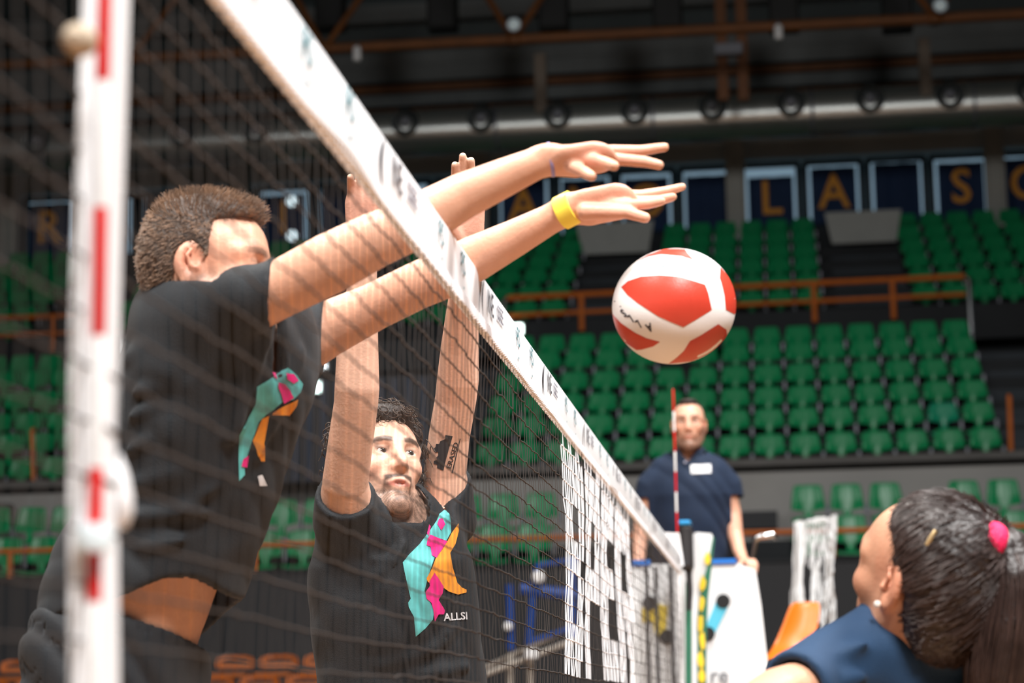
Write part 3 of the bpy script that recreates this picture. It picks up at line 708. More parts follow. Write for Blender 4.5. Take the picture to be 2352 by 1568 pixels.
c = W(10, 1188, Y=28.9); tag(MB().box((c[0]-.4, 28.7, c[2]-.2), (c[0]+.12, 29.0, c[2]+.18), .02).obj('wall_cabinet', m_conc), 'grey cabinet on the lower tier at the left edge', 'cabinet')
c = W(1745, 1195, Y=29.4); tag(MB().box((c[0]-.24, 29.3, c[2]-.12), (c[0]+.24, 29.52, c[2]+.12), .01).obj('wall_hatch', m_black), 'black hatch in the pale wall right of the referee', 'hatch')

# =================================================================== THE BALL
BC = W(1548, 703, d=3.75); BR = .1055
bz = (CAM-BC)/np.linalg.norm(CAM-BC); bx = RT-bz*(RT@bz); bx /= np.linalg.norm(bx); by = np.cross(bz, bx)
th = .18      # the blow flattens the ball a little along a tilted axis
def bw(a, b, c, r=1.):
    ca, sa = math.cos(th), math.sin(th); a2 = (a*ca+b*sa)*1.022; b2 = (-a*sa+b*ca)*.955
    a, b = a2*ca-b2*sa, a2*sa+b2*ca
    return BC+BR*r*(a*bx+b*by+c*bz)
ball = thing('volleyball', 'red and white volleyball in flight beside the net', 'ball', BC)
bm = bmesh.new(); bmesh.ops.create_icosphere(bm, subdivisions=5, radius=1)
for v in bm.verts: v.co = Vector(bw(*v.co))
me = bpy.data.meshes.new('casing'); bm.to_mesh(me); bm.free()
m_bw = mat('ball_white', lin(248, 248, 248), .42, bump=.05, bscale=250); m_br = mat('ball_red', lin(204, 66, 48), .36, bump=.05, bscale=250)
new_obj('casing', me, m_bw, ball, True)
RED = [[(250, 560), (330, 490), (480, 440), (700, 425), (950, 450), (1240, 545), (1280, 660), (1320, 850), (1160, 950), (990, 1050), (850, 990), (700, 920), (450, 755), (330, 660)],
       [(430, 255), (560, 170), (750, 100), (900, 100), (1000, 108), (1030, 160), (1110, 250), (950, 195), (720, 170), (560, 195)],
       [(1420, 330), (1560, 480), (1640, 700), (1640, 860), (1600, 905), (1490, 850), (1470, 680), (1430, 520), (1410, 470)],
       [(140, 880), (260, 1000), (420, 1110), (560, 1180), (720, 1225), (640, 1280), (500, 1320), (440, 1325), (290, 1230), (180, 1060)],
       [(1070, 1220), (1200, 1150), (1400, 1020), (1500, 1090), (1520, 1180), (1340, 1360), (1100, 1470), (820, 1500), (920, 1420), (1000, 1340)]]
def ball_patch(poly, sgn, name, m, r=1.004):
    pts = []
    for i in range(len(poly)):
        a, b = np.array(poly[i], float), np.array(poly[(i+1) % len(poly)], float)
        for t in (0, .33, .67): pts.append(a+(b-a)*t)
    bm = bmesh.new(); vs_ = []
    for x, y in pts:
        a, b = (1380+x/5.226-1548)/142., -(550+y/5.226-703)/136.; h = math.hypot(a, b)
        if h > .995: a, b = a/h*.995, b/h*.995
        vs_.append(bm.verts.new((a, b, 0)))
    bm.faces.new(vs_); bmesh.ops.triangulate(bm, faces=bm.faces[:], quad_method='BEAUTY', ngon_method='BEAUTY')
    bmesh.ops.subdivide_edges(bm, edges=bm.edges[:], cuts=4, use_grid_fill=True)
    bd = {v for e in bm.edges if e.is_boundary for v in e.verts}
    for v in bm.verts:
        a, b = v.co.x, v.co.y; c = math.sqrt(max(0., 1-a*a-b*b)); v.co = Vector(bw(a*sgn, b, c*sgn, r))
    bmesh.ops.recalc_face_normals(bm, faces=bm.faces[:])
    if sum((f.normal.dot(f.calc_center_median()-Vector(BC)) for f in bm.faces)) < 0: bmesh.ops.reverse_faces(bm, faces=bm.faces[:])
    me = bpy.data.meshes.new(name); bm.to_mesh(me); bm.free(); return new_obj(name, me, m, ball, True)
for pl in RED: ball_patch(pl, 1, 'red_panel', m_br); ball_patch(pl, -1, 'red_panel', m_br)
def ball_text(s, size, cx, cy, ang, m, name, sx=1.):
    TV, TF = text_np(s, size, .035); ca, sa = math.cos(ang), math.sin(ang); V = []
    for x, y, _ in TV:
        x *= sx; y += .35*x*x*0
        a, b = (1380+cx/5.226-1548)/142.+x*ca-y*sa, -(550+cy/5.226-703)/136.+x*sa+y*ca; c = math.sqrt(max(0., 1-a*a-b*b)); V.append(bw(a, b, c, 1.004))
    new_obj(name, mesh_np(name, V, TF), m, ball)
for ch, x, y, an in (('A', 592, 1048, 202), ('L', 462, 1006, 207), ('L', 368, 942, 211), ('S', 282, 872, 217), ('I', 205, 760, 228)):
    ball_text(ch, .20, x, y, math.radians(an), m_ink, 'printed_letter', .60 if ch != 'A' else .66)
for k, (x, y, l) in enumerate([(490, 350, 40), (520, 340, 30), (600, 325, 60), (650, 335, 36), (690, 330, 50), (740, 320, 44), (770, 315, 30)]):
    ball_patch([(x-l*.4, y-4), (x+l*.4, y-12), (x+l*.45, y+6), (x-l*.35, y+12)], 1, 'printed_mark', mat('ball_teal', lin(140, 190, 200), .5), 1.005)

# =================================================================== PEOPLE
nrm = lambda v: np.asarray(v, float)/np.linalg.norm(v)
class Sculpt:
    """a body as blended solids, skinned into one continuous surface"""
    def __init__(s): s.p = []
    def ec(s, a, b, ra, rb, k=.02, u=None, flat=1., op=1):
        a = np.asarray(a, float); b = np.asarray(b, float); ax = b-a; L = np.linalg.norm(ax); ax = ax/L if L > 1e-9 else np.array([0, 0, 1.])
        if u is None: u = np.cross(ax, [0.3, .9, .2])
        u = np.asarray(u, float); u = nrm(u-ax*(u@ax)); v = np.cross(ax, u); m = max(ra, rb)*max(1, flat)
        s.p.append(('c', a, ax, L, u, v, ra, rb, flat, k, op, np.minimum(a, b)-m, np.maximum(a, b)+m)); return s
    def chain(s, pts, k=.02, u=None, flat=1., op=1):
        n0 = len(s.p)
        for (a, ra), (b, rb) in zip(pts[:-1], pts[1:]): s.ec(a, b, ra, rb, k, u, flat, op)
        segs = s.p[n0:]; del s.p[n0:]
        s.p.append(('m', segs, None, None, None, None, 0, 0, 1, k, op, np.min([q[11] for q in segs], 0), np.max([q[12] for q in segs], 0))); return s
    @staticmethod
    def cone(P, q):
        _, a, ax, L, u, v, ra, rb, flat = q[:9]; D = P-a.astype(np.float32); t = D@ax.astype(np.float32); tc = np.clip(t, 0, L); r = ra+(rb-ra)*(tc/L if L > 0 else 0)
        A = D@u.astype(np.float32); B = D@v.astype(np.float32); E = t-tc
        if flat == 1.: return np.sqrt(A*A+B*B+E*E)-r
        k0 = np.sqrt((A/r)**2+(B/(r*flat))**2+(E/r)**2); k1 = np.sqrt((A/r**2)**2+(B/(r*flat)**2)**2+(E/r**2)**2)+1e-9; return k0*(k0-1)/k1
    def el(s, c, R, fr=None, k=.02, op=1):
        c = np.asarray(c, float); fr = np.eye(3) if fr is None else np.asarray(fr, float); m = max(R)
        s.p.append(('e', c, np.asarray(R, float), fr, None, None, 0, 0, 1, k, op, c-m, c+m)); return s
    def eval(s, P, prims):
        d = np.full(len(P), .06, np.float32); pl, ph = P.min(0), P.max(0)
        for q in prims:
            k, op = q[9], q[10]
            if q[0] == 'c': di = s.cone(P, q)
            elif q[0] == 'm':
                di = None
                for g in q[1]:
                    if (g[11] > ph+.06).any() or (g[12] < pl-.06).any(): continue
                    e = s.cone(P, g); di = e if di is None else np.minimum(di, e)
                if di is None: continue
            else:
                _, c, R, fr = q[:4]; R = R.astype(np.float32); k, op = q[9], q[10]; Q = (P-c.astype(np.float32))@fr.T.astype(np.float32); k0 = np.sqrt(((Q/R)**2).sum(1)); k1 = np.sqrt(((Q/R**2)**2).sum(1))+1e-9; di = k0*(k0-1)/k1
            if op > 0: h = np.maximum(k-np.abs(d-di), 0)/k; d = np.minimum(d, di)-h*h*k*.25
            else: di = -di; h = np.maximum(k-np.abs(d-di), 0)/k; d = np.maximum(d, di)+h*h*k*.25
        return d
    def skin(s, vox, post=None, lo=None, hi=None, nb=24, margin=.0):
        lo0 = np.min([q[11] for q in s.p if q[10] > 0], 0)-.03-margin; hi0 = np.max([q[12] for q in s.p if q[10] > 0], 0)+.03+margin
        if lo is not None: lo0 = np.maximum(lo0, lo)
        if hi is not None: hi0 = np.minimum(hi0, hi)
        N = np.ceil((hi0-lo0)/vox).astype(int)+2
        PL = np.array([q[11]-q[9] for q in s.p]); PH = np.array([q[12]+q[9] for q in s.p]); ops = np.array([q[10] for q in s.p])
        gx = np.arange(nb+2)-1
        ids = []; pos = []; quads = []
        NN = N+4
        for bx_ in range(0, N[0], nb):
            for by_ in range(0, N[1], nb):
                for bz_ in range(0, N[2], nb):
                    b0 = np.array([bx_, by_, bz_]); w0 = lo0+(b0-1)*vox; w1 = lo0+(b0+nb)*vox
                    sel = np.all((PL-margin < w1+vox) & (PH+margin > w0-vox), axis=1)
                    if not (sel & (ops > 0)).any(): continue
                    prims = [q for q, f_ in zip(s.p, sel) if f_]
                    G = np.stack(np.meshgrid(gx+bx_, gx+by_, gx+bz_, indexing='ij'), -1).reshape(-1, 3)
                    P = (lo0+G*vox).astype(np.float32)
                    # quick reject on a sparse probe
                    probe = P[::37]; dp = s.eval(probe, prims)
                    if post: dp = post(probe, dp)
                    if np.abs(dp).min() > vox*9: continue
                    d = s.eval(P, prims)
                    if post: d = post(P, d)
                    D = d.reshape(nb+2, nb+2, nb+2); S = D < 0
                    if S.all() or not S.any(): continue
                    c8 = [(i, j, k) for i in (0, 1) for j in (0, 1) for k in (0, 1)]
                    cnt = sum(S[i:nb+1+i, j:nb+1+j, k:nb+1+k].astype(np.int8) for i, j, k in c8)
                    act = (cnt > 0) & (cnt < 8); ci = np.argwhere(act)
                    if not len(ci): continue
                    acc = np.zeros((len(ci), 3)); n_ = np.zeros(len(ci))
                    for e0 in c8:
                        for ax in range(3):
                            if e0[ax]: continue
                            e1 = list(e0); e1[ax] = 1
                            da = D[ci[:, 0]+e0[0], ci[:, 1]+e0[1], ci[:, 2]+e0[2]]; db = D[ci[:, 0]+e1[0], ci[:, 1]+e1[1], ci[:, 2]+e1[2]]
                            cr = (da < 0) != (db < 0); t = np.where(cr, da/(da-db+1e-12), 0)
                            p = np.tile(np.array(e0, float), (len(ci), 1)); p[:, ax] += t; acc += p*cr[:, None]; n_ += cr
                    pw = lo0+(ci+b0-1+acc/n_[:, None])*vox
                    gid = ((ci[:, 0]+bx_).astype(np.int64)*NN[1]+(ci[:, 1]+by_))*NN[2]+(ci[:, 2]+bz_)
                    ids.append(gid); pos.append(pw)
                    for ax in range(3):
                        o1, o2 = (ax+1) % 3, (ax+2) % 3
                        sl = [slice(1, nb+1)]*3; sA = tuple(sl); sl2 = list(sl); sl2[ax] = slice(2, nb+2); sB = tuple(sl2)
                        ch = np.argwhere(S[sA] != S[sB])
                        if not len(ch): continue
                        ch = ch+1; inside = S[ch[:, 0], ch[:, 1], ch[:, 2]]
                        cs = []
                        for (u_, v_) in ((0, 0), (1, 0), (1, 1), (0, 1)):
                            c = ch.copy(); c[:, o1] -= u_; c[:, o2] -= v_
                            cs.append(((c[:, 0]+bx_).astype(np.int64)*NN[1]+(c[:, 1]+by_))*NN[2]+(c[:, 2]+bz_))
                        qd = np.stack(cs, 1); qd[~inside] = qd[~inside][:, ::-1]; quads.append(qd)
        ids = np.concatenate(ids); pos = np.concatenate(pos); quads = np.concatenate(quads)
        uid, first = np.unique(ids, return_index=True); V = pos[first]; F = np.searchsorted(uid, quads)
        ok = (F < len(uid)).all(1); F = F[ok]; ok = (uid[F] == quads[ok]).all(1); F = F[ok]
        return V, F
def relax(V, F, it=1, lam=.5):
    for _ in range(it):
        A = np.zeros_like(V); C = np.zeros(len(V))
        for k in range(4):
            i, j = F[:, k], F[:, (k+1) % 4]
            for c in range(3): A[:, c] += np.bincount(i, V[j, c], len(V))+np.bincount(j, V[i, c], len(V))
            C += np.bincount(i, minlength=len(V))+np.bincount(j, minlength=len(V))
        V = V+lam*(A/np.maximum(C, 1)[:, None]-V)
    return V
def set_col(me, cols):
    at = me.color_attributes.new('Col', 'FLOAT_COLOR', 'POINT'); c = np.ones((len(cols), 4), np.float32); c[:, :3] = cols; at.data.foreach_set('color', c.ravel())
def sculpt_obj(name, VF, m, parent, cols=None):
    me = mesh_np(name, *VF); o = new_obj(name, me, m, parent, True)
    if cols is not None: set_col(me, cols)
    return o
m_skin = mat('skin', (.6, .35, .25), .46, attr='Col', var=.07, vscale=30, bump=.10, bscale=160, sss=.12)
m_eye = mat('eye', (.8, .8, .8), .12, attr='Col')
def cloth_mat(name, col, rough=.72): return mat(name, col, rough, var=.10, vscale=14, bump=.22, bscale=420, sheen=.05, spec=.32)
m_tee = cloth_mat('black_jersey', lin(21, 26, 31)); m_navy = cloth_mat('navy_cotton', lin(22, 52, 82)); m_navy2 = cloth_mat('navy_pique', lin(24, 40, 64)); m_short = cloth_mat('black_shorts', lin(22, 26, 31))
sst = lambda a, b, x: (lambda t: t*t*(3-2*t))(np.clip((x-a)/(b-a), 0, 1))

def head_frame(F, Uref=(0, 0, 1)):
    F = nrm(F); L = nrm(np.cross(Uref, F)); U = np.cross(F, L); return F, L, U
def add_head(S, O, F, L, U, s=1., neck_to=None, neck_r=.058, open_eye=True, jaw=1., mouth=.0, ear=1.):
    fr = np.array([F, L, U]); p = lambda f, l, u: O+s*(f*F+l*L+u*U)
    E = lambda c, R, k=.02, op=1, rot=None: S.el(p(*c), np.array(R)*s, fr if rot is None else rot, k*s, op)
    E((-.014, 0, .032), (.098, .077, .086), .02)
    E((.030, 0, .030), (.070, .066, .072), .03)
    E((.030, 0, -.030), (.064, .058, .088), .03)
    E((-.005, 0, -.035), (.06, .060, .06), .03)
    for sg in (1, -1):
        S.chain([(p(-.012, sg*.058, -.030), .018*s), (p(.005, sg*.056*jaw, -.068), .019*s), (p(.040, sg*.040*jaw, -.098), .019*s), (p(.074, sg*.014, -.112), .019*s)], .025*s)
        E((.058, sg*.046, -.020), (.026, .020, .020), .02)                       # cheek bone
        S.chain([(p(.088, sg*.012, .030), .0095*s), (p(.083, sg*.034, .034), .0100*s), (p(.062, sg*.056, .024), .010*s)], .016*s)   # brow
        E((.101, sg*.033, .010), (.016, .020, .0135), .012, -1)                  # socket
        E((.0775, sg*.032, .009), (.0150, .0165, .0145), .006)                   # lids
        if open_eye: E((.0955, sg*.0325, .0085), (.016, .0138, .0048), .003, -1)
        E((.100, sg*.0125, -.031), (.011, .0085, .009), .009)                    # nostril wing
        E((.106, sg*.0065, -.040), (.005, .0035, .004), .003, -1)
        # ear
        a = np.array([nrm(F*.92+L*sg*-.35), nrm(L*sg*.92+F*.35), U]); c = p(-.016, sg*.079, -.004)
        if ear:
            S.el(c, np.array((.021, .0085, .034))*s, a, .008*s); S.el(p(-.008, sg*.083, .002), np.array((.013, .007, .020))*s, a, .006*s, -1)
            S.chain([(p(-.006, sg*.083, -.012), .0042*s), (p(-.014, sg*.088, .006), .0035*s), (p(-.008, sg*.085, .018), .003*s)], .005*s)
            S.el(p(.002, sg*.078, -.012), np.array((.005, .006, .006))*s, a, .005*s)
            S.el(p(-.010, sg*.080, -.034), np.array((.010, .006, .010))*s, a, .008*s)
    S.chain([(p(.090, 0, .026), .0095*s), (p(.104, 0, .002), .0095*s), (p(.117, 0, -.024), .0115*s)], .014*s)
    E((.112, 0, -.031), (.012, .010, .008), .008)
    E((.080, 0, -.055), (.018, .030, .020), .02)
    S.chain([(p(.086, -.023, -.0635), .0042*s), (p(.0995, -.007, -.0600), .0050*s), (p(.0995, .007, -.0600), .0050*s), (p(.086, .023, -.0635), .0042*s)], .006*s)
    S.chain([(p(.084, -.020, -.0665), .0042*s), (p(.0950, 0, -.0735-mouth), .0056*s), (p(.084, .020, -.0665), .0042*s)], .006*s)
    if mouth: E((.104, 0, -.0665-mouth*.4), (.012, .017, .0016+mouth*.35), .003, -1)
    else: E((.108, 0, -.0672), (.012, .024, .0012), .003, -1)
    E((.082, 0, -.105), (.020, .022, .018), .02)
    if neck_to is not None:
        S.chain([(p(-.020, 0, -.030), .058*s), (p(-.022, 0, -.085), neck_r), (neck_to, neck_r*1.08)], .03)
    return p
def eyes(parent, p, F, L, U, s, gaze, iris):
    for sg in (1, -1):
        bm = bmesh.new(); bmesh.ops.create_icosphere(bm, subdivisions=4, radius=.0135*s); c = p(.0775, sg*.032, .0085); g = nrm(gaze)
        for v in bm.verts: v.co += Vector(c)
        me = bpy.data.meshes.new('eye'); bm.to_mesh(me); bm.free(); V = np.zeros(len(me.vertices)*3); me.vertices.foreach_get('co', V); V = V.reshape(-1, 3)
        dt = ((V-c)/(.0135*s))@g; cols = np.where(dt[:, None] > .97, (.004, .004, .004), np.where(dt[:, None] > .86, iris, (.62, .58, .55)))
        o = new_obj('eye', me, m_eye, parent, True); set_col(me, cols)
def face_cols(V, O, F, L, U, s, base, lip, hairc, beard=.0, must=.0, brow=1., stub=0., pink=.5):
    Q = (V-O)/s; f, l, u = Q@F, Q@L, Q@U
    C = np.tile(np.array(base, float), (len(V), 1))
    near = (np.abs(l) < .13) & (np.abs(u) < .16) & (f > -.06) & (f < .14)
    mix = lambda C, w, c: C*(1-w[:, None])+np.array(c)*w[:, None]
    red = np.array(base)*np.array((1.02, .72, .68))
    w = np.exp(-((f-.06)/.03)**2-((np.abs(l)-.045)/.022)**2-((u+.02)/.025)**2)+np.exp(-((f-.112)/.02)**2-(l/.015)**2-((u+.03)/.018)**2)
    w += np.exp(-((np.abs(l)-.085)/.012)**2-((u)/.04)**2)*1.1*(f < .03)
    C = mix(C, np.clip(w*pink, 0, 1)*near, red)
    w = sst(.002, -.002, np.abs(u+.0675)-.0088+.26*np.abs(l))*(f > .07)*(np.abs(l) < .027)
    C = mix(C, w*.75*near, lip)
    # eye brow
    bu = .034-.15*np.abs(np.abs(l)-.030); w = sst(.0075, .004, np.abs(u-bu))*sst(.010, .016, np.abs(l))*sst(.062, .052, np.abs(l))*(f > .04)
    C = mix(C, w*.85*brow*near, hairc)
    w = sst(.006, .002, np.abs(u-.0145))*(np.abs(np.abs(l)-.0325) < .0155)*(f > .07); C = mix(C, w*.45*near, hairc)
    if beard or must or stub:
        jl = sst(-.056, -.086, u-.10*np.abs(l))*(f > -.01)*sst(-.150, -.135, u)*sst(.085, .07, np.abs(l)); sid = sst(.045, .060, np.abs(l))*sst(.01, -.03, u)*(f > -.005)*(f < .05)
        lipm = sst(.0, .006, np.abs(u+.0675)-.0125+.30*np.abs(l))
        rn = .75+.25*np.sin(V@np.array((900., 300, 500)))*np.sin(V@np.array((400., 1100, 700))); w = np.clip(np.maximum(jl*lipm, sid), 0, 1)*near; C = mix(C, w*beard*rn, hairc)
        w = sst(-.044, -.05, u)*sst(-.066, -.058, u+.55*np.abs(l)*0)*(f > .06)*sst(.036, .028, np.abs(l))*lipm; w2 = sst(.006, .0, np.abs(np.abs(l)-.030))*(u > -.085)*(u < -.05)*(f > .05)
        C = mix(C, np.clip(np.maximum(w, w2*.7), 0, 1)*must*near, hairc)
    return C
def folds(P, amp, k1, k2, ph=0., warp=2.):
    a = P@np.array(k1, np.float32)+warp*np.sin(P@np.array(k2, np.float32)+ph)+ph
    return amp*(1-np.abs(np.sin(a))*1.6)
def plane(P, o, n): return (P-np.asarray(o, np.float32))@nrm(n).astype(np.float32)
def shell(d, t): return np.maximum(d, -(d+t))
def strand_mesh(name, S_, m, parent, r0, r1, nside=3):
    """S_: array (n, k, 3) of hair strands -> tapered tubes in one mesh"""
    n, k, _ = S_.shape; T = np.gradient(S_, axis=1); T /= np.linalg.norm(T, axis=2, keepdims=True)+1e-9
    ref = np.tile(np.array([.31, .52, .79]), (n, k, 1)); U = np.cross(T, ref); U /= np.linalg.norm(U, axis=2, keepdims=True)+1e-9; Wv = np.cross(T, U)
    r = (r0+(r1-r0)*np.linspace(0, 1, k))[None, :, None]
    R = [S_+r*(math.cos(a)*U+math.sin(a)*Wv) for a in np.arange(nside)*2*math.pi/nside]
    V = np.stack(R, 2).reshape(-1, 3); b = (np.arange(n)[:, None]*k+np.arange(k-1)[None])*nside; b = b.reshape(-1)
    F = np.concatenate([np.stack([b+i, b+(i+1) % nside, b+nside+(i+1) % nside, b+nside+i], 1) for i in range(nside)])
    return new_obj(name, mesh_np(name, V, F), m, parent, True)
def project_print(name, polys_px, target, m, parent, off=.0015, cuts=4):
    """flat print lying on a garment: outline points are cast onto the garment's surface"""
    me = target.data; bm = bmesh.new(); bm.from_mesh(me); bvh = BVHTree.FromBMesh(bm); bm.free(); tw = np.array(target.matrix_world.translation) if False else np.zeros(3)
    for poly in polys_px:
        pts = []
        for i in range(len(poly)):
            a, b = np.array(poly[i], float), np.array(poly[(i+1) % len(poly)], float)
            for t in (0, .5): pts.append(a+(b-a)*t)
        bm = bmesh.new(); bm.faces.new([bm.verts.new((x, y, 0)) for x, y in pts]); bmesh.ops.triangulate(bm, faces=bm.faces[:])
        bmesh.ops.subdivide_edges(bm, edges=bm.edges[:], cuts=cuts, use_grid_fill=True)
        dead = []
        for v in bm.verts:
            q = ray(v.co.x, v.co.y); h = bvh.ray_cast(Vector(CAM), Vector(nrm(q)))
            if h[0] is None: dead.append(v); continue
            nn = h[1] if h[1].dot(Vector(q)) < 0 else -h[1]; v.co = h[0]+nn*off
        bmesh.ops.delete(bm, geom=dead, context='VERTS')
        # drop faces stretched over an edge of the garment
        bad = [f for f in bm.faces if max(e.calc_length() for e in f.edges) > .07]; bmesh.ops.delete(bm, geom=bad, context='FACES')
        me2 = bpy.data.meshes.new(name); bm.to_mesh(me2); bm.free(); new_obj(name, me2, m, parent, True)
def project_text(name, s, size_px, cx, cy, ang, target, m, parent, sx=1., off=.002):
    TV, TF = text_np(s, size_px, .02); ca, sa = math.cos(ang), math.sin(ang)
    bm = bmesh.new(); bm.from_mesh(target.data); bvh = BVHTree.FromBMesh(bm); bm.free(); V = []
    for x, y, _ in TV:
        X, Y = cx+x*sx*ca-y*sa, cy-(x*sx*sa+y*ca); q = ray(X, Y); h = bvh.ray_cast(Vector(CAM), Vector(nrm(q)))
        V.append(np.array(h[0])-nrm(q)*off if h[0] is not None else None)
    ok = [v is not None for v in V]; TF = [f for f in TF if all(ok[i] for i in f)]
    V = [v if v is not None else (0, 0, 0) for v in V]
    TF = [f for f in TF if max(np.linalg.norm(np.array(V[f[i]])-np.array(V[f[i-1]])) for i in range(len(f))) < .06]
    if TF:
        used = sorted({i for f in TF for i in f}); mp = {u: i for i, u in enumerate(used)}
        new_obj(name, mesh_np(name, [V[u] for u in used], [tuple(mp[i] for i in f) for f in TF]), m, parent)
def hand_fingers(S, fingers, k=.006, root=None):
    for ch in fingers:
        pts = [(W(x, y, d=d), r) for x, y, d, r in ([root] if root else [])+list(ch)]; S.chain(pts, k)

def creases(P, segs, d=None):
    if d is not None:
        out = np.zeros(len(P), np.float32); ix = np.nonzero(np.abs(d) < .03)[0]
        if len(ix): out[ix] = creases(P[ix], segs)
        return out
    """raised folds of cloth along given lines: (list of points, height, half width)"""
    out = np.zeros(len(P), np.float32)
    for pts, amp, wd in segs:
        best = np.full(len(P), 1e3, np.float32)
        for a, b in zip(pts[:-1], pts[1:]):
            a32 = a.astype(np.float32); ab = (b-a).astype(np.float32); t = np.clip(((P-a32)@ab)/(ab@ab), 0, 1); q = P-a32-t[:, None]*ab; best = np.minimum(best, (q*q).sum(1))
        g = np.exp(-best/wd**2); out += 1.7*amp*(g-.6*np.exp(-best/(2.2*wd)**2))
    return out

def largest(V, F):
    """drop stray crumbs: keep the biggest connected piece of a skinned surface"""
    lab = np.arange(len(V)); E = np.concatenate([F[:, [0, 1]], F[:, [1, 2]], F[:, [2, 3]], F[:, [3, 0]]])
    for _ in range(400):
        m = np.minimum(lab[E[:, 0]], lab[E[:, 1]]); new = lab.copy(); np.minimum.at(new, E[:, 0], m); np.minimum.at(new, E[:, 1], m); new = new[new]; new = new[new]
        if (new == lab).all(): break
        lab = new
    u, c = np.unique(lab, return_counts=True); keep = lab == u[c.argmax()]; idx = np.cumsum(keep)-1; F = F[keep[F[:, 0]]]
    return V[keep], idx[F]

# ------------------------------------------------------------------ near blocker: black tee, both arms over the net
def Wd(x, y, d): return W(x, y, d=d)
SK1 = lin(216, 163, 136); LIP1 = lin(190, 104, 92); HAIR1 = lin(66, 50, 40)
def person_a():
    P = thing('person', 'man in black t-shirt in profile reaching both arms over the net', 'person', Wd(300, 1500, 3.75)*[1, 1, 0]+[0, 0, .75])
    S = Sculpt()
    Lat = nrm(Wd(700, 780, 3.93)-Wd(548, 690, 3.55))
    T = [(Wd(475, 765, 3.75), .120, .66), (Wd(500, 830, 3.75), .178, .66), (Wd(468, 960, 3.76), .165, .70), (Wd(425, 1120, 3.76), .150, .72), (Wd(348, 1290, 3.77), .148, .76), (Wd(303, 1400, 3.77), .152, .77), (Wd(262, 1510, 3.78), .170, .74)]
    for (a, ra, fa), (b, rb, fb) in zip(T[:-1], T[1:]): S.ec(a, b, ra, rb, .03, Lat, (fa+fb)/2)
    F, L, U = head_frame((1., .02, -.10), (-.10, .03, 1)); s = 1.01
    ear = Wd(428, 602, 3.62); O = ear-s*(-.016*F-.079*L-.004*U)
    p = add_head(S, O, F, L, U, s, neck_to=Wd(448, 720, 3.74), neck_r=.062, open_eye=False)
    # right arm (nearest) and left arm
    S.chain([(Wd(500, 765, 3.66), .070), (Wd(552, 700, 3.57), .055), (Wd(640, 666, 3.54), .0475), (Wd(760, 604, 3.52), .050), (Wd(860, 552, 3.51), .0455), (Wd(905, 533, 3.51), .0440), (Wd(975, 500, 3.51), .0435), (Wd(1060, 452, 3.51), .038), (Wd(1160, 407, 3.50), .0315), (Wd(1230, 376, 3.49), .0262), (Wd(1268, 366, 3.49), .0255)], .025)
    S.chain([(Wd(610, 810, 3.86), .085), (Wd(672, 790, 3.90), .064), (Wd(760, 752, 3.90), .050), (Wd(860, 704, 3.88), .0430), (Wd(960, 655, 3.85), .0425), (Wd(1010, 634, 3.84), .0435), (Wd(1090, 594, 3.81), .041), (Wd(1180, 548, 3.78), .033), (Wd(1260, 505, 3.75), .0265), (Wd(1308, 479, 3.73), .0255)], .025)
    # right hand: palm plus five fingers
    Nr = Wd(1330, 385, 3.45)-Wd(1330, 385, 3.52)
    S.chain([(Wd(1266, 366, 3.49), .030), (Wd(1310, 370, 3.48), .036), (Wd(1365, 362, 3.47), .036)], .015, nrm(.55*UP-.8*FW), .46)
    hand_fingers(S, [[(1362, 348, 3.50, .0105), (1410, 346, 3.51, .0100), (1470, 346, 3.515, .0092), (1526, 338, 3.52, .0078)],
                     [(1370, 362, 3.475, .0108), (1425, 366, 3.475, .0102), (1480, 371, 3.47, .0094), (1514, 379, 3.465, .0080)],
                     [(1356, 366, 3.45, .0105), (1385, 372, 3.42, .0100), (1400, 377, 3.395, .0094), (1411, 381, 3.375, .0082)],
                     [(1322, 386, 3.455, .0105), (1342, 395, 3.43, .0098), (1352, 401, 3.41, .0092), (1359, 405, 3.395, .0082)],
                     [(1290, 360, 3.50, .0125), (1325, 356, 3.54, .0115), (1365, 352, 3.555, .0100), (1395, 352, 3.56, .0085)]], root=(1306, 370, 3.482, .013))
    # left hand
    S.chain([(Wd(1306, 480, 3.73), .028), (Wd(1350, 476, 3.72), .036), (Wd(1415, 463, 3.71), .036)], .015, nrm(.80*UP-.55*FW), .46)
    hand_fingers(S, [[(1412, 447, 3.74, .0105), (1470, 449, 3.74, .0100), (1525, 440, 3.745, .0090), (1567, 429, 3.75, .0072)],
                     [(1415, 460, 3.715, .0108), (1470, 463, 3.71, .0102), (1515, 460, 3.705, .0092), (1545, 452, 3.70, .0076)],
                     [(1405, 468, 3.695, .0100), (1450, 470, 3.685, .0098), (1490, 468, 3.68, .0090), (1520, 462, 3.675, .0074)],
                     [(1395, 452, 3.755, .0095), (1440, 450, 3.765, .0090), (1480, 448, 3.77, .0082), (1508, 444, 3.775, .0070)],
                     [(1345, 486, 3.70, .0150), (1395, 487, 3.685, .0125), (1440, 488, 3.675, .0108), (1482, 500, 3.665, .0092)]], root=(1352, 476, 3.72, .013))
    V, Fq = largest(*S.skin(.0032)); V = relax(V, Fq, 1, .3)
    # legs, coarser, joined under the shorts
    S2 = Sculpt(); hip = T[-1][0]
    for sg in (1, -1):
        h = hip+Lat*sg*.09; kn = h+np.array([.02, 0, -.44])+Lat*sg*.03; an = kn+np.array([-.16, 0, -.40]); to = an+np.array([.15, 0, -.10])
        S2.chain([(h, .10), ((h+kn)/2, .078), (kn, .055), (kn*.6+an*.4+np.array([-.02, 0, 0]), .055), (an, .036), (an+np.array([-.02, 0, -.05]), .034), (to, .030)], .03)
    V2, F2 = S2.skin(.007)
    Fq = np.concatenate([Fq, F2+len(V)]); V = np.concatenate([V, V2])
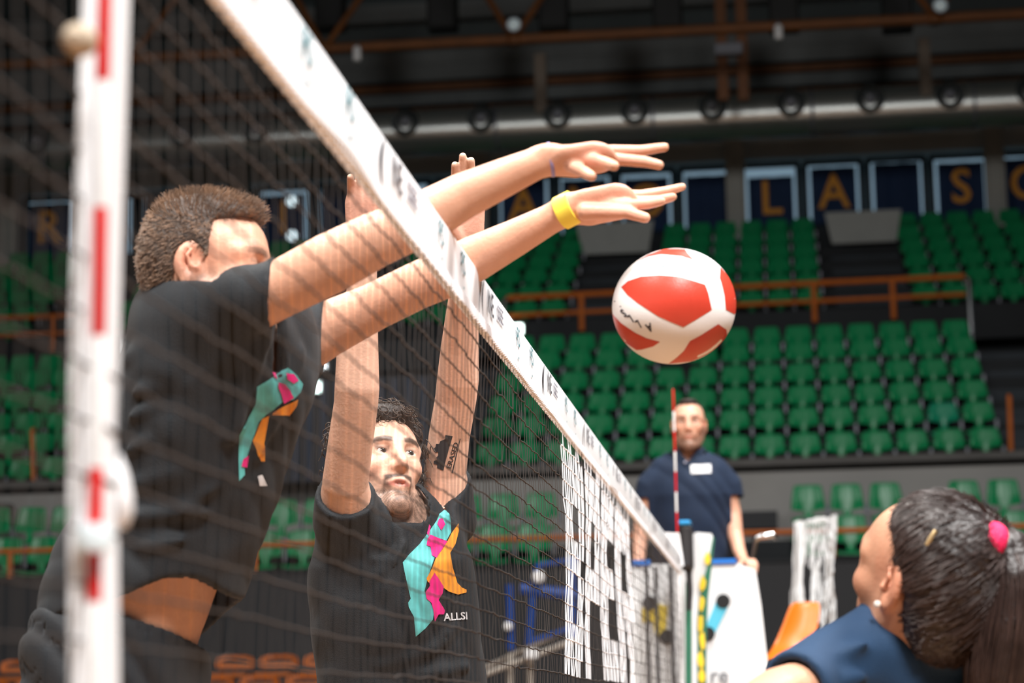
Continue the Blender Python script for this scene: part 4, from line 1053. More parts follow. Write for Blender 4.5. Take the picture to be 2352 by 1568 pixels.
    C = face_cols(V, O, F, L, U, s, SK1, LIP1, HAIR1, beard=.55, must=.5, brow=.7, pink=.45)
    # rosier knuckles and palms
    for q in (Wd(1400, 365, 3.47), Wd(1430, 462, 3.71)):
        w = np.clip(1-np.linalg.norm(V-q, axis=1)/.11, 0, 1)*.5; C = C*(1-w[:, None])+np.array(lin(232, 164, 146))*w[:, None]
    body = sculpt_obj('body', (V, Fq), m_skin, P, C); eyes(P, p, F, L, U, s, F, (.05, .03, .02))
    # ---- t-shirt
    S = Sculpt()
    TS = [(Wd(470, 768, 3.745), .130, .78), (Wd(505, 810, 3.75), .188, .76), (Wd(490, 870, 3.75), .192, .76), (Wd(462, 1000, 3.76), .188, .76), (Wd(432, 1130, 3.76), .176, .76), (Wd(372, 1250, 3.77), .182, .80), (Wd(330, 1370, 3.77), .192, .84), (Wd(315, 1430, 3.77), .196, .85)]
    for (a, ra, fa), (b, rb, fb) in zip(TS[:-1], TS[1:]): S.ec(a, b, ra, rb, .04, Lat, (fa+fb)/2)
    S.ec(Wd(500, 790, 3.68), Wd(505, 760, 3.64), .110, .098, .03)
    S.ec(Wd(622, 760, 3.77), Wd(630, 815, 3.80), .066, .070, .04)
    S.chain([(Wd(415, 748, 3.74), .076), (Wd(450, 738, 3.69), .076), (Wd(520, 720, 3.60), .078), (Wd(580, 692, 3.555), .064), (Wd(640, 664, 3.54), .0535), (Wd(690, 640, 3.53), .053)], .04)
    S.chain([(Wd(600, 800, 3.86), .10), (Wd(660, 792, 3.90), .078), (Wd(745, 758, 3.90), .064), (Wd(790, 740, 3.90), .062)], .05)
    a0, a1 = Wd(626, 668, 3.545), Wd(760, 604, 3.52); b0, b1 = Wd(745, 760, 3.90), Wd(860, 704, 3.88)
    hem0 = Wd(300, 1378, 3.60); hn = nrm(np.cross(Wd(520, 1262, 3.77)-Wd(110, 1392, 3.77), .93*FW-.34*UP)); hn = hn if hn[2] < 0 else -hn
    nb = Wd(440, 672, 3.70); nn = nrm(U*.93+F*.12)
    ad, bd = nrm(RT-.06*UP), nrm(RT-.03*UP)
    dn = 3.585
    CR = [([Wd(x, y, dn+dd) for x, y, dd in l], a_, w_) for l, a_, w_ in [
        ([(275, 905, 0), (380, 892, 0), (480, 872, 0)], .010, .013), ([(280, 962, 0), (345, 935, 0), (420, 925, 0)], .009, .012), ([(285, 1036, 0), (345, 1012, 0)], .009, .012),
        ([(640, 745, -.02), (575, 870, 0), (530, 1010, 0)], .010, .016), ([(690, 810, .1), (640, 930, .06), (600, 1060, .05)], .008, .014),
        ([(300, 1185, 0), (430, 1178, 0), (590, 1200, .04)], .011, .014), ([(330, 1255, 0), (450, 1235, 0), (565, 1225, .05)], .010, .013), ([(420, 1310, 0), (500, 1265, 0), (550, 1238, .04)], .009, .012),
        ([(430, 700, .08), (520, 668, .0), (610, 640, -.04)], .006, .012), ([(300, 820, .05), (420, 790, 0), (540, 760, -.02)], .009, .018), ([(500, 740, -.02), (470, 850, 0), (400, 1000, 0)], .008, .02),
        ([(540, 900, 0), (560, 1000, 0), (520, 1120, 0), (420, 1170, 0)], .008, .018), ([(290, 1120, 0), (400, 1085, 0)], .008, .014)]]
    def post(Pt, d):
        d = d-creases(Pt, CR, d)+folds(Pt, .0022, (20, 8, 26), (9, 14, 7), 0.4)
        d = shell(d, .014)
        cut = plane(Pt, nb, nn); ok = (np.linalg.norm(Pt-nb.astype(np.float32), axis=1) < .17); d = np.where(ok, np.maximum(d, cut), d)
        dep = (Pt-CAM.astype(np.float32))@FW.astype(np.float32); sa = plane(Pt, a0, ad); d = np.where((np.linalg.norm(Pt-a0.astype(np.float32), axis=1) < .16) & (dep < 3.635), np.maximum(d, sa), d)
        sb = plane(Pt, b0, bd); d = np.where((np.linalg.norm(Pt-b0.astype(np.float32), axis=1) < .16) & (dep > 3.80), np.maximum(d, sb), d)
        return np.maximum(d, plane(Pt, hem0, hn)+.010*np.sin(Pt[:, 1]*22)+.006*np.sin(Pt[:, 0]*35))
    V, Fq = S.skin(.0053, post); V = relax(V, Fq, 2, .5)
    shirt = sculpt_obj('t_shirt', (V, Fq), m_tee, P)
    # shorts
    S = Sculpt(); hp = hip
    S.chain([(Wd(318, 1420, 3.77), .160), (Wd(292, 1480, 3.77), .176), (Wd(272, 1560, 3.78), .188)], .04, Lat, .74)
    for sg in (1, -1): h = hip+Lat*sg*.09; S.chain([(h, .125), (h+np.array([.02, 0, -.30])+Lat*sg*.03, .118)], .05)
    wo = Wd(300, 1418, 3.62); wn = nrm(np.cross(Wd(440, 1470, 3.77)-Wd(150, 1392, 3.77), .96*FW-.28*UP)); wn = wn if wn[2] > 0 else -wn
    def post2(Pt, d):
        d = shell(d+folds(Pt, .006, (30, 12, 24), (10, 12, 8), .2), .010); d = np.maximum(d, plane(Pt, wo, wn)); return np.maximum(d, -(Pt[:, 2]-(hip[2]-.34)))
    V, Fq = S.skin(.006, post2); V = relax(V, Fq, 1, .5); shorts = sculpt_obj('shorts', (V, Fq), m_short, P)
    # shirt print
    tq = mat('print_teal', lin(96, 190, 190), .7, var=.25, vscale=40); pk = mat('print_pink', lin(235, 30, 130), .7, var=.15, vscale=60); og = mat('print_orange', lin(240, 150, 40), .7, var=.15, vscale=40); wt = mat('print_white', lin(225, 225, 228), .7)
    z = lambda L_: [(540+x/3.5625, 820+y/3.5625) for x, y in L_]
    project_print('teal_print', [z([(175, 240), (300, 170), (430, 85), (500, 150), (550, 220), (530, 290), (470, 345), (380, 370), (310, 430), (250, 470), (190, 530), (150, 640), (110, 760), (70, 880), (75, 960), (30, 1010), (25, 850), (30, 640), (70, 560), (130, 450), (165, 380)])], shirt, tq, P, .0016)
    project_print('orange_print', [z([(310, 450), (400, 395), (510, 345), (495, 400), (440, 475), (300, 470)]), z([(275, 475), (255, 600), (235, 700), (235, 850), (205, 850), (165, 740), (140, 680), (190, 560), (220, 500)])], shirt, og, P, .0022)
    project_print('pink_print', [z([(345, 205), (400, 220), (440, 270), (470, 330), (390, 380), (370, 300), (345, 250)]), z([(410, 130), (470, 140), (510, 190), (470, 215), (420, 180)]), z([(295, 118), (330, 140), (340, 190), (310, 165)]), z([(60, 830), (105, 800), (90, 900), (45, 890)])], shirt, pk, P, .0028)
    project_print('white_print', [z([(180, 970), (215, 960), (255, 1050), (195, 1050)])], shirt, wt, P, .0022)
    # yellow wristband and thin bracelet
    def band(c0, c1, r, wdt, name, m):
        ax = nrm(c1-c0); MB().lathe([(r*.97, -wdt/2), (r, -wdt/2+.001), (r, wdt/2-.001), (r*.97, wdt/2)], (c0+c1)/2, ax, 24).obj(name, m, P, True)
    band(Wd(1296, 486, 3.735), Wd(1312, 478, 3.73), .0305, .029, 'wristband', mat('yellow_band', lin(250, 225, 80), .5))
    band(Wd(1262, 367, 3.49), Wd(1268, 366, 3.49), .0285, .006, 'bracelet', mat('bracelet_cord', lin(150, 140, 190), .6))
    # hair
    S = Sculpt(); q = lambda f, l, u: O+s*(f*F+l*L+u*U); fr = np.array([F, L, U])
    S.el(q(-.020, 0, .042), np.array((.100, .080, .086))*s, fr, .02); S.el(q(-.046, 0, -.005), np.array((.066, .072, .075))*s, fr, .03); S.el(q(.026, 0, .094), np.array((.056, .055, .028))*s, fr, .025)
    S.el(q(.0, 0, .097), np.array((.08, .06, .026))*s, fr, .03)
    for sg in (1, -1): S.el(q(.030, sg*.072, .030), np.array((.030, .008, .035))*s, fr, .012); S.el(q(.022, sg*.072, -.005), np.array((.010, .007, .03))*s, fr, .01)
    Of, Ff, Lf, Uf = O.astype(np.float32), F.astype(np.float32), L.astype(np.float32), U.astype(np.float32)
    def post3(Pt, d):
        Q = (Pt-Of)/s; f, l, u = Q@Ff, Q@Lf, Q@Uf
        line = np.where(np.abs(l) < .055, .075-.1*np.maximum(f-.0, 0)*0, 0)
        keep = np.maximum(f-(.018+.062*sst(.072, .098, u)-.008*sst(.0, -.04, u)), -(u-(-.075)))           # hair line against the face, nape below
        earc = .034-np.sqrt(((f+.012)/.85)**2+((u+.005)/1.05)**2)                            # clear of the ear
        earc = np.where((np.abs(l) > .05), earc, -.1)
        return np.maximum(np.maximum(d+folds(Pt, .0014, (130, 60, 90), (60, 90, 50), 0.7, 2.5), keep*s), earc*s)
    V, Fq = S.skin(.0034, post3)
    hm = mat('brown_hair', HAIR1, .6, var=.35, vscale=60, bump=.5, bscale=90)
    hair = sculpt_obj('hair', (V, Fq), hm, P)
    sel = RNG.choice(len(V), 5200, replace=False); R0 = V[sel]; Nn = nrm_rows(R0-q(-.02, 0, .02)); Q = (R0-O)/s; u_ = (Q@U); f_ = Q@F
    top = sst(.06, .10, u_)[:, None]
    D = Nn*(.55+.5*top)-F*.55*(1-top)+U*.1*top-U*.55*(1-top)+F*.25*top+RNG.normal(0, .15, (len(R0), 3)); D /= np.linalg.norm(D, axis=1, keepdims=True)
    ln = (.005+.008*top[:, 0]+.004*RNG.random(len(R0)))[:, None]
    St = np.stack([R0-D*.003, R0+D*ln*.5, R0+D*ln+RNG.normal(0, .001, R0.shape)], 1); strand_mesh('hair_strands', St, mat('brown_strands', lin(128, 98, 76), .5, var=.35, vscale=50), hair, .0009, .0004)['kind'] = 'stuff'
    return P
def nrm_rows(A): return A/(np.linalg.norm(A, axis=1, keepdims=True)+1e-9)


# ------------------------------------------------------------------ second blocker: facing the camera, arms straight up
SK2 = lin(222, 176, 152); LIP2 = lin(196, 112, 102); HAIR2 = lin(44, 34, 29)
def person_b():
    P = thing('person', 'curly-haired man in black t-shirt with both arms straight up behind the net', 'person', Wd(920, 1650, 4.62)*[1, 1, 0]+[0, 0, .55])
    S = Sculpt(); F, L, U = head_frame((.53, -.81, .26), (.03, .06, 1)); s = 1.0
    O = Wd(911, 1036, 4.60)-s*(.090*F+.009*U)
    p = add_head(S, O, F, L, U, s, neck_to=Wd(893, 1230, 4.66), neck_r=.058, mouth=.0008, jaw=.93)
    FT = nrm((.62, -.78, 0)); LT = nrm(np.cross((0, 0, 1), FT))
    T = [(Wd(898, 1235, 4.66), .120, .68), (Wd(900, 1290, 4.66), .155, .70), (Wd(905, 1380, 4.66), .158, .74), (Wd(916, 1490, 4.66), .145, .74), (Wd(925, 1600, 4.67), .142, .76), (Wd(930, 1720, 4.68), .165, .74)]
    for (a, ra, fa), (b, rb, fb) in zip(T[:-1], T[1:]): S.ec(a, b, ra, rb, .03, LT, (fa+fb)/2)
    S.chain([(Wd(815, 1260, 4.62), .075), (Wd(796, 1175, 4.52), .060), (Wd(793, 1110, 4.47), .0480), (Wd(806, 1010, 4.43), .0460), (Wd(818, 925, 4.40), .0450), (Wd(820, 890, 4.39), .0455), (Wd(821, 820, 4.39), .0430), (Wd(826, 740, 4.385), .0370), (Wd(833, 640, 4.38), .0290), (Wd(838, 570, 4.375), .0255)], .025)
    S.chain([(Wd(990, 1250, 4.78), .075), (Wd(1032, 1170, 4.80), .056), (Wd(1022, 1090, 4.79), .0470), (Wd(1032, 1000, 4.77), .0455), (Wd(1047, 915, 4.74), .0455), (Wd(1052, 870, 4.72), .0460), (Wd(1056, 800, 4.69), .0415), (Wd(1062, 720, 4.65), .0355), (Wd(1068, 640, 4.60), .0285), (Wd(1071, 585, 4.555), .0252)], .025)
    for (cx, d, sg) in ((838, 4.37, -1), (1070, 4.54, 1)):        # sg: -1 right hand, +1 left hand
        y0 = 575
        S.chain([(Wd(cx, y0, d), .027), (Wd(cx+2*sg, y0-50, d-.003), .037), (Wd(cx+3*sg, y0-105, d-.006), .038)], .015, RT, .46)
        fx = [(-26, -28, -196, .0095), (-9, -10, -216, .0100), (9, 9, -206, .0100), (26, 30, -168, .0088)]
        for k, (bx_, tx, ty, r) in enumerate(fx):
            m = -sg if sg > 0 else 1                              # pinky on the outer side
            b_ = cx+3*sg+(-bx_ if sg < 0 else bx_); t_ = cx+3*sg+(-tx if sg < 0 else tx)
            hand_fingers(S, [[(b_, y0-100, d-.006, r*1.08), (b_+(t_-b_)*.4, y0-100+(ty+100)*.42, d-.012, r), (b_+(t_-b_)*.75, y0-100+(ty+100)*.74, d-.022, r*.93), (t_, y0+ty, d-.036, r*.8)]], root=(cx+2*sg, y0-50, d-.004, .012))
        hand_fingers(S, [[(cx-14*sg, y0-30, d-.01, .015), (cx-36*sg, y0-62, d-.022, .0125), (cx-50*sg, y0-95, d-.03, .0108), (cx-55*sg, y0-122, d-.036, .0090)]], root=(cx, y0-15, d-.004, .014))
    V, Fq = largest(*S.skin(.0028)); V = relax(V, Fq, 1, .25)
    S2 = Sculpt(); hip = T[-1][0]
    for sg in (1, -1):
        h = hip+LT*sg*.09; kn = h+np.array([.03, -.02, -.44])+LT*sg*.03; an = kn+np.array([-.10, .10, -.40]); to = an+FT*.16+np.array([0, 0, -.08])
        S2.chain([(h, .10), ((h+kn)/2, .078), (kn, .055), (kn*.6+an*.4-FT*.02, .055), (an, .036), (an-FT*.02+np.array([0, 0, -.05]), .034), (to, .030)], .03)
    V2, F2 = S2.skin(.007); Fq = np.concatenate([Fq, F2+len(V)]); V = np.concatenate([V, V2])
    C = face_cols(V, O, F, L, U, s, SK2, LIP2, HAIR2, beard=.84, must=.9, brow=1., pink=.55)
    for q in (Wd(838, 500, 4.37), Wd(1072, 500, 4.54)):
        w = np.clip(1-np.linalg.norm(V-q, axis=1)/.13, 0, 1)*.6; C = C*(1-w[:, None])+np.array(lin(232, 160, 140))*w[:, None]
    body = sculpt_obj('body', (V, Fq), m_skin, P, C); eyes(P, p, F, L, U, s, F*.95+L*.12+U*.12, (.045, .028, .018))
    # teeth between the lips
    MB().tube([p(.089, -.010, -.0655), p(.0935, 0, -.0655), p(.089, .010, -.0655)], .0032, 6).obj('teeth', mat('teeth', lin(225, 220, 212), .3), P, True)
    # tattoo on the upper arm: skyline block and lettering
    tt = mat('tattoo_ink', lin(40, 38, 42), .6)
    z = lambda L_: [(700+x/4.238, 850+y/4.238) for x, y in L_]
    project_print('tattoo', [z([(1440, 640), (1370, 630), (1365, 670), (1320, 690), (1310, 715), (1280, 715), (1275, 745), (1255, 765), (1270, 800), (1300, 795), (1300, 830), (1280, 850), (1295, 870), (1260, 880), (1255, 905), (1290, 920), (1290, 950), (1330, 970), (1350, 975), (1380, 850), (1410, 740)]), z([(1515, 665), (1508, 665), (1428, 998), (1440, 1000)])], body, tt, P, .0008)
    project_text('tattoo_text', 'ERASED', 15.5, 700+1440/4.238, 850+830/4.238, math.radians(73), body, tt, P, 1.16, .0012)
    # ---- t-shirt
    S = Sculpt()
    TS = [(Wd(895, 1240, 4.66), .120, .80), (Wd(897, 1285, 4.66), .172, .80), (Wd(903, 1380, 4.66), .178, .82), (Wd(915, 1480, 4.66), .176, .84), (Wd(925, 1590, 4.67), .178, .86), (Wd(930, 1700, 4.68), .185, .88)]
    for (a, ra, fa), (b, rb, fb) in zip(TS[:-1], TS[1:]): S.ec(a, b, ra, rb, .04, LT, (fa+fb)/2)
    S.chain([(Wd(840, 1235, 4.62), .085), (Wd(798, 1195, 4.54), .072), (Wd(792, 1130, 4.48), .062), (Wd(796, 1080, 4.46), .058)], .05)
    S.chain([(Wd(960, 1240, 4.76), .085), (Wd(1024, 1190, 4.80), .070), (Wd(1020, 1110, 4.795), .060), (Wd(1026, 1050, 4.785), .058)], .05)
    S.ec(Wd(897, 1262, 4.66), Wd(900, 1178, 4.635), .10, .074, .035)
    a0, ad = Wd(793, 1140, 4.48), nrm(nrm(Wd(806, 1010, 4.43)-Wd(793, 1110, 4.47))-.62*FW); b0, bd = Wd(1018, 1112, 4.795), nrm(nrm(Wd(1032, 1000, 4.77)-Wd(1020, 1090, 4.79))-.45*FW-.45*RT)
    nb = Wd(900, 1188, 4.62); nn = nrm(np.array([0, 0, .95])+FT*.22)
    dn = 4.53
    CR = [([Wd(x, y, dn+dd) for x, y, dd in l], a_, w_) for l, a_, w_ in [
        ([(735, 1405, .06), (800, 1360, .0), (880, 1310, -.02), (960, 1225, 0)], .009, .012), ([(765, 1525, .06), (830, 1430, 0), (890, 1350, -.02), (935, 1210, 0)], .007, .013),
        ([(770, 1500, .03), (880, 1525, -.02), (1000, 1490, 0), (1045, 1440, .04)], .010, .014), ([(860, 1285, -.02), (900, 1285, -.02)], .006, .012), ([(745, 1250, .08), (800, 1330, .0)], .007, .014),
        ([(1040, 1350, .06), (1010, 1480, .02)], .007, .014), ([(790, 1170, -.03), (830, 1260, -.02)], .006, .014), ([(820, 1568, 0), (1000, 1545, 0), (1080, 1530, .05)], .009, .014), ([(1030, 1180, .1), (985, 1240, .04), (960, 1260, .03)], .007, .012)]]
    def post(Pt, d):
        d = shell(d-creases(Pt, CR, d)+folds(Pt, .002, (22, 9, 26), (9, 14, 7), 1.4), .014)
        d = np.where(np.linalg.norm(Pt-nb.astype(np.float32), axis=1) < .085, np.maximum(d, plane(Pt, nb, nn)), d)
        for c, n in ((a0, ad), (b0, bd)): d = np.where(np.linalg.norm(Pt-c.astype(np.float32), axis=1) < .15, np.maximum(d, plane(Pt, c, n)), d)
        return np.maximum(d, -(Pt[:, 2]-(hip[2]-.02)))
    V, Fq = S.skin(.0055, post); V = relax(V, Fq, 2, .5); shirt = sculpt_obj('t_shirt', (V, Fq), m_tee, P)
    S = Sculpt(); S.chain([(hip+[0, 0, .10], .160), (hip, .178), (hip-[0, 0, .06], .18)], .04, LT, .80)
    for sg in (1, -1): h = hip+LT*sg*.09; S.chain([(h, .125), (h+np.array([.02, 0, -.30])+LT*sg*.03, .118)], .05)
    V, Fq = S.skin(.009, lambda Pt, d: np.maximum(shell(d, .014), -(Pt[:, 2]-(hip[2]-.34)))); sculpt_obj('shorts', (V, Fq), m_short, P)
    z = lambda L_: [(680+x/3.35, 1100+y/3.35) for x, y in L_]
    project_print('teal_print', [z([(1140, 240), (1175, 262), (1185, 330), (1188, 410), (1150, 480), (1080, 560), (1050, 640), (1010, 760), (985, 860), (1030, 950), (1060, 1010), (1050, 1080), (990, 1150), (920, 1210), (905, 1060), (865, 985), (860, 950), (880, 920), (850, 780), (818, 640), (870, 580), (950, 500), (1010, 420), (1080, 320), (1100, 270)])], shirt, MATS['print_teal'], P, .0018)
    project_print('orange_print', [z([(1242, 345), (1246, 400), (1220, 500), (1180, 570), (1200, 680), (1235, 800), (1270, 835), (1305, 850), (1305, 872), (1240, 888), (1170, 865), (1110, 820), (1060, 820), (1010, 790), (1000, 765), (1040, 690), (1075, 600), (1110, 560), (1160, 480), (1190, 420)])], shirt, MATS['print_orange'], P, .0024)
    project_print('pink_print', [z([(1095, 310), (1125, 308), (1140, 350), (1110, 395), (1082, 350)]), z([(1018, 350), (1030, 365), (1020, 440), (1005, 420)]), z([(1030, 430), (1058, 460), (1045, 500), (1110, 500), (1158, 480), (1120, 540), (1075, 610), (1040, 590), (1030, 520), (1000, 510), (1010, 460)]),
                                 z([(1060, 720), (1095, 770), (1130, 830), (1120, 880), (1090, 930), (1140, 1010), (1130, 1040), (1090, 1040), (1062, 1095), (1050, 1000), (1035, 950), (1000, 920), (990, 870), (1030, 850), (1020, 790)])], shirt, MATS['print_pink'], P, .0030)
    project_text('shirt_text', 'ALLSI', 24, 1047, 1416, math.radians(4), shirt, MATS['print_white'], P, .98, .003)
    # ---- curly hair
    q = lambda f, l, u: O+s*(f*F+l*L+u*U); fr = np.array([F, L, U]); S = Sculpt()
    S.el(q(-.022, 0, .046), np.array((.098, .092, .090))*s, fr, .02); S.el(q(-.045, 0, .0), np.array((.074, .092, .08))*s, fr, .03); S.el(q(.045, 0, .105), np.array((.045, .055, .028))*s, fr, .03)
    r3 = np.random.default_rng(11)
    for i in range(150):
        v = nrm(r3.normal(0, 1, 3)*[1, 1, 1]+[-.15, 0, .55]); c = q(-.022+.098*v[0], .088*v[1], .05+.092*v[2])
        if v[0] > .45 and v[2] < .62: continue
        S.el(c, np.array((1, 1, .8))*r3.uniform(.012, .024), None, .008)
    Of, Ff, Lf, Uf = O.astype(np.float32), F.astype(np.float32), L.astype(np.float32), U.astype(np.float32)
    def post3(Pt, d):
        Q = (Pt-Of)/s; f, l, u = Q@Ff, Q@Lf, Q@Uf
        keep = np.maximum(f-(.022+.085*sst(.062, .098, u)), -(u-(-.07)))
        return np.maximum(d+folds(Pt, .0025, (230, 120, 160), (90, 120, 70), .4, 2.), keep*s)
    V, Fq = S.skin(.0036, post3); hm = mat('dark_curls', HAIR2, .55, var=.4, vscale=70, bump=.5, bscale=120); hair = sculpt_obj('hair', (V, Fq), hm, P)
    cur = []
    for i in range(520):
        j = r3.integers(len(V)); R0 = V[j]; Q = (R0-O)/s; ff, ll, uu = Q@F, Q@L, Q@U
        if ff > .06 and uu < .085 or uu < -.03: continue
        n = nrm(R0-q(-.02, 0, .03)); a = nrm(np.cross(n, r3.normal(0, 1, 3))); b = np.cross(n, a); ra = r3.uniform(.006, .013); ht = r3.uniform(.012, .034); tn = r3.uniform(1.2, 2.4); ph = r3.uniform(0, 6.28)
        t = np.linspace(0, 1, 14); side = a*r3.uniform(-.02, .02)
        cur.append(np.array([R0-n*.006+n*ht*x+side*x*x-U*.012*x*x+ra*(math.cos(ph+tn*6.28*x)*a+math.sin(ph+tn*6.28*x)*b)*min(1, x*3) for x in t]))
    for (x, y) in ((748, 985), (742, 1000), (760, 975), (770, 990), (755, 1010)):      # stray curls beside the raised arm
        c = Wd(x, y, 4.66); cur.append(np.array([c+.016*(math.cos(a)*RT+math.sin(a)*UP)*(1-.08*a)+RT*.004*a for a in np.linspace(0, 5, 14)]))
        cur.append(np.array([Wd(x+(790-x)*t, y-12*math.sin(t*3)+8*t, 4.66) for t in np.linspace(0, 1, 14)]))
    strand_mesh('hair_curls', np.array(cur), mat('curl_strands', lin(74, 58, 48), .45, var=.3, vscale=40), hair, .0016, .0009, 4)['kind'] = 'stuff'
    return P

# ------------------------------------------------------------------ spiker seen from behind, navy tee and ponytail
SK3 = lin(200, 148, 120); HAIR3 = lin(40, 30, 28)
def person_c():
    P = thing('person', 'woman in navy t-shirt with dark ponytail seen from behind at lower right', 'person', Wd(2200, 1700, 3.4)*[1, 1, 0]+[0, 0, .35])
    S = Sculpt(); s = 1.09
    fl_ = -RT*math.cos(.92)+nrm(FW*[1, 1, 0])*math.sin(.92); F, L, U = head_frame(fl_+np.array([0, 0, .32]), nrm(np.array([0, 0, 1.])+RT*.02))
    ear = Wd(2052, 1342, 3.28); O = ear-s*(-.016*F+.079*L-.004*U)
    sh = Wd(2185, 1560, 3.42)
    p = add_head(S, O, F, L, U, s, neck_to=Wd(2150, 1500, 3.40), neck_r=.050, open_eye=False, jaw=.94)
    LT = nrm(Wd(1890, 1520, 3.30)-Wd(2390, 1560, 3.55)); 
    T = [(Wd(2150, 1505, 3.42), .10, .66), (Wd(2150, 1590, 3.43), .150, .66), (Wd(2165, 1740, 3.44), .150, .70), (Wd(2175, 1900, 3.45), .130, .72), (Wd(2185, 2100, 3.46), .165, .76)]
    for (a, ra, fa), (b, rb, fb) in zip(T[:-1], T[1:]): S.ec(a, b, ra, rb, .03, LT, (fa+fb)/2)
    S.chain([(Wd(2010, 1545, 3.36), .055), (Wd(1935, 1548, 3.30), .050), (Wd(1860, 1580, 3.24), .044), (Wd(1790, 1598, 3.18), .042), (Wd(1710, 1645, 3.1), .038), (Wd(1650, 1700, 3.02), .030), (Wd(1600, 1750, 2.95), .026)], .025)
    S.chain([(Wd(2300, 1560, 3.5), .060), (Wd(2400, 1580, 3.56), .050), (Wd(2480, 1700, 3.6), .042), (Wd(2500, 1850, 3.62), .034), (Wd(2440, 1980, 3.62), .026)], .025)
    for (hc, dr) in ((Wd(1600, 1750, 2.95), nrm(-RT*.4-UP)), (Wd(2440, 1980, 3.62), nrm(-RT*.5-UP))):   # hands below the frame
        S.ec(hc, hc+dr*.08, .028, .032, .012, RT, .5)
        for k in range(4): b_ = hc+dr*.08+np.cross(dr, RT)*0+FW*(k-1.5)*.016; S.chain([(b_, .0085), (b_+dr*.035, .008), (b_+dr*(.068-.006*abs(k-1.4))+RT*.012, .0068)], .006)
        S.chain([(hc+dr*.02+FW*.03, .012), (hc+dr*.05+FW*.05, .010), (hc+dr*.075+FW*.055, .008)], .008)
    V, Fq = largest(*S.skin(.0036)); V = relax(V, Fq, 1, .3)
    hip = T[-1][0]; S2 = Sculpt()
    for sg in (1, -1):
        h = hip+LT*sg*.085; kn = h+np.array([-.02, 0, -.42]); an = kn+np.array([.12, 0, -.38]); to = an+np.array([-.13, .05, -.09])
        S2.chain([(h, .10), ((h+kn)/2, .075), (kn, .052), (kn*.6+an*.4, .05), (an, .034), (an+np.array([.02, 0, -.05]), .032), (to, .028)], .03)
    V2, F2 = S2.skin(.008); Fq = np.concatenate([Fq, F2+len(V)]); V = np.concatenate([V, V2])
    C = face_cols(V, O, F, L, U, s, SK3, lin(186, 100, 92), HAIR3, brow=.8, pink=.5)
    body = sculpt_obj('body', (V, Fq), m_skin, P, C); eyes(P, p, F, L, U, s, F, (.04, .025, .015))
    e = p(-.004, .090, -.036); MB().lathe([(.002, -.004), (.0055, -.002), (.0055, .002), (.002, .004)], e, L, 12).obj('earring', mat('pearl', lin(235, 225, 215), .2), P, True)
    # t-shirt
    S = Sculpt()
    TS = [(Wd(2135, 1508, 3.42), .115, .74), (Wd(2150, 1575, 3.43), .178, .74), (Wd(2165, 1740, 3.44), .178, .78), (Wd(2175, 1900, 3.45), .172, .82), (Wd(2185, 2050, 3.46), .185, .84)]
    for (a, ra, fa), (b, rb, fb) in zip(TS[:-1], TS[1:]): S.ec(a, b, ra, rb, .04, LT, (fa+fb)/2)
    S.chain([(Wd(2085, 1490, 3.36), .068), (Wd(2000, 1500, 3.34), .070), (Wd(1925, 1530, 3.29), .064), (Wd(1860, 1568, 3.24), .060), (Wd(1790, 1600, 3.18), .058)], .04)
    S.chain([(Wd(2300, 1555, 3.5), .080), (Wd(2400, 1590, 3.56), .068), (Wd(2450, 1660, 3.58), .064)], .05)
    S.ec(Wd(2140, 1530, 3.42), Wd(2108, 1400, 3.375), .10, .070, .04)
    a0, ad = Wd(1824, 1585, 3.21), nrm(Wd(1710, 1640, 3.1)-Wd(1860, 1580, 3.24)); nb = Wd(2100, 1412, 3.38); nn = nrm(U*.85-F*.3)
    CR = [([Wd(x, y, d_) for x, y, d_ in l], a_, w_) for l, a_, w_ in [([(2010, 1405, 3.3), (1975, 1450, 3.24), (1935, 1490, 3.22)], .006, .014), ([(1960, 1490, 3.24), (2060, 1440, 3.26), (2160, 1430, 3.3)], .008, .018), ([(1990, 1470, 3.24), (2120, 1510, 3.26), (2230, 1520, 3.3)], .009, .018), ([(1950, 1560, 3.22), (2080, 1545, 3.25)], .008, .014)]]
    def post(Pt, d):
        d = shell(d-creases(Pt, CR, d), .015); d = np.where(np.linalg.norm(Pt-nb.astype(np.float32), axis=1) < .11, np.maximum(d, plane(Pt, nb, nn)), d)
        d = np.where(np.linalg.norm(Pt-a0.astype(np.float32), axis=1) < .14, np.maximum(d, plane(Pt, a0, ad)), d)
        b0 = Wd(2430, 1640, 3.57); d = np.where(np.linalg.norm(Pt-b0.astype(np.float32), axis=1) < .12, np.maximum(d, plane(Pt, b0, -UP+RT*.3)), d)
        return np.maximum(d, -(Pt[:, 2]-(hip[2]+.02)))
    V, Fq = S.skin(.0055, post); V = relax(V, Fq, 2, .5); sculpt_obj('t_shirt', (V, Fq), m_navy, P)
    S = Sculpt(); S.chain([(hip+[0, 0, .10], .150), (hip-[0, 0, .05], .175)], .04, LT, .82)
    for sg in (1, -1): h = hip+LT*sg*.085; S.chain([(h, .115), (h+np.array([-.01, 0, -.18]), .11)], .05)
    V, Fq = S.skin(.010, lambda Pt, d: np.maximum(shell(d, .016), -(Pt[:, 2]-(hip[2]-.22)))); sculpt_obj('shorts', (V, Fq), m_short, P)
    # hair: pulled back to a high tie, long tail
    q = lambda f, l, u: O+s*(f*F+l*L+u*U); fr = np.array([F, L, U]); S = Sculpt()
    tie = Wd(2284, 1240, 3.31)
    S.el(q(-.022, 0, .042), np.array((.101, .084, .092))*s, fr, .02); S.el(q(-.046, 0, .0), np.array((.074, .078, .084))*s, fr, .03); S.ec(q(-.06, 0, .05), tie, .05, .026, .04); S.el(q(-.055, 0, -.055), np.array((.052, .058, .055))*s, fr, .03)
    Of, Ff, Lf, Uf = O.astype(np.float32), F.astype(np.float32), L.astype(np.float32), U.astype(np.float32)
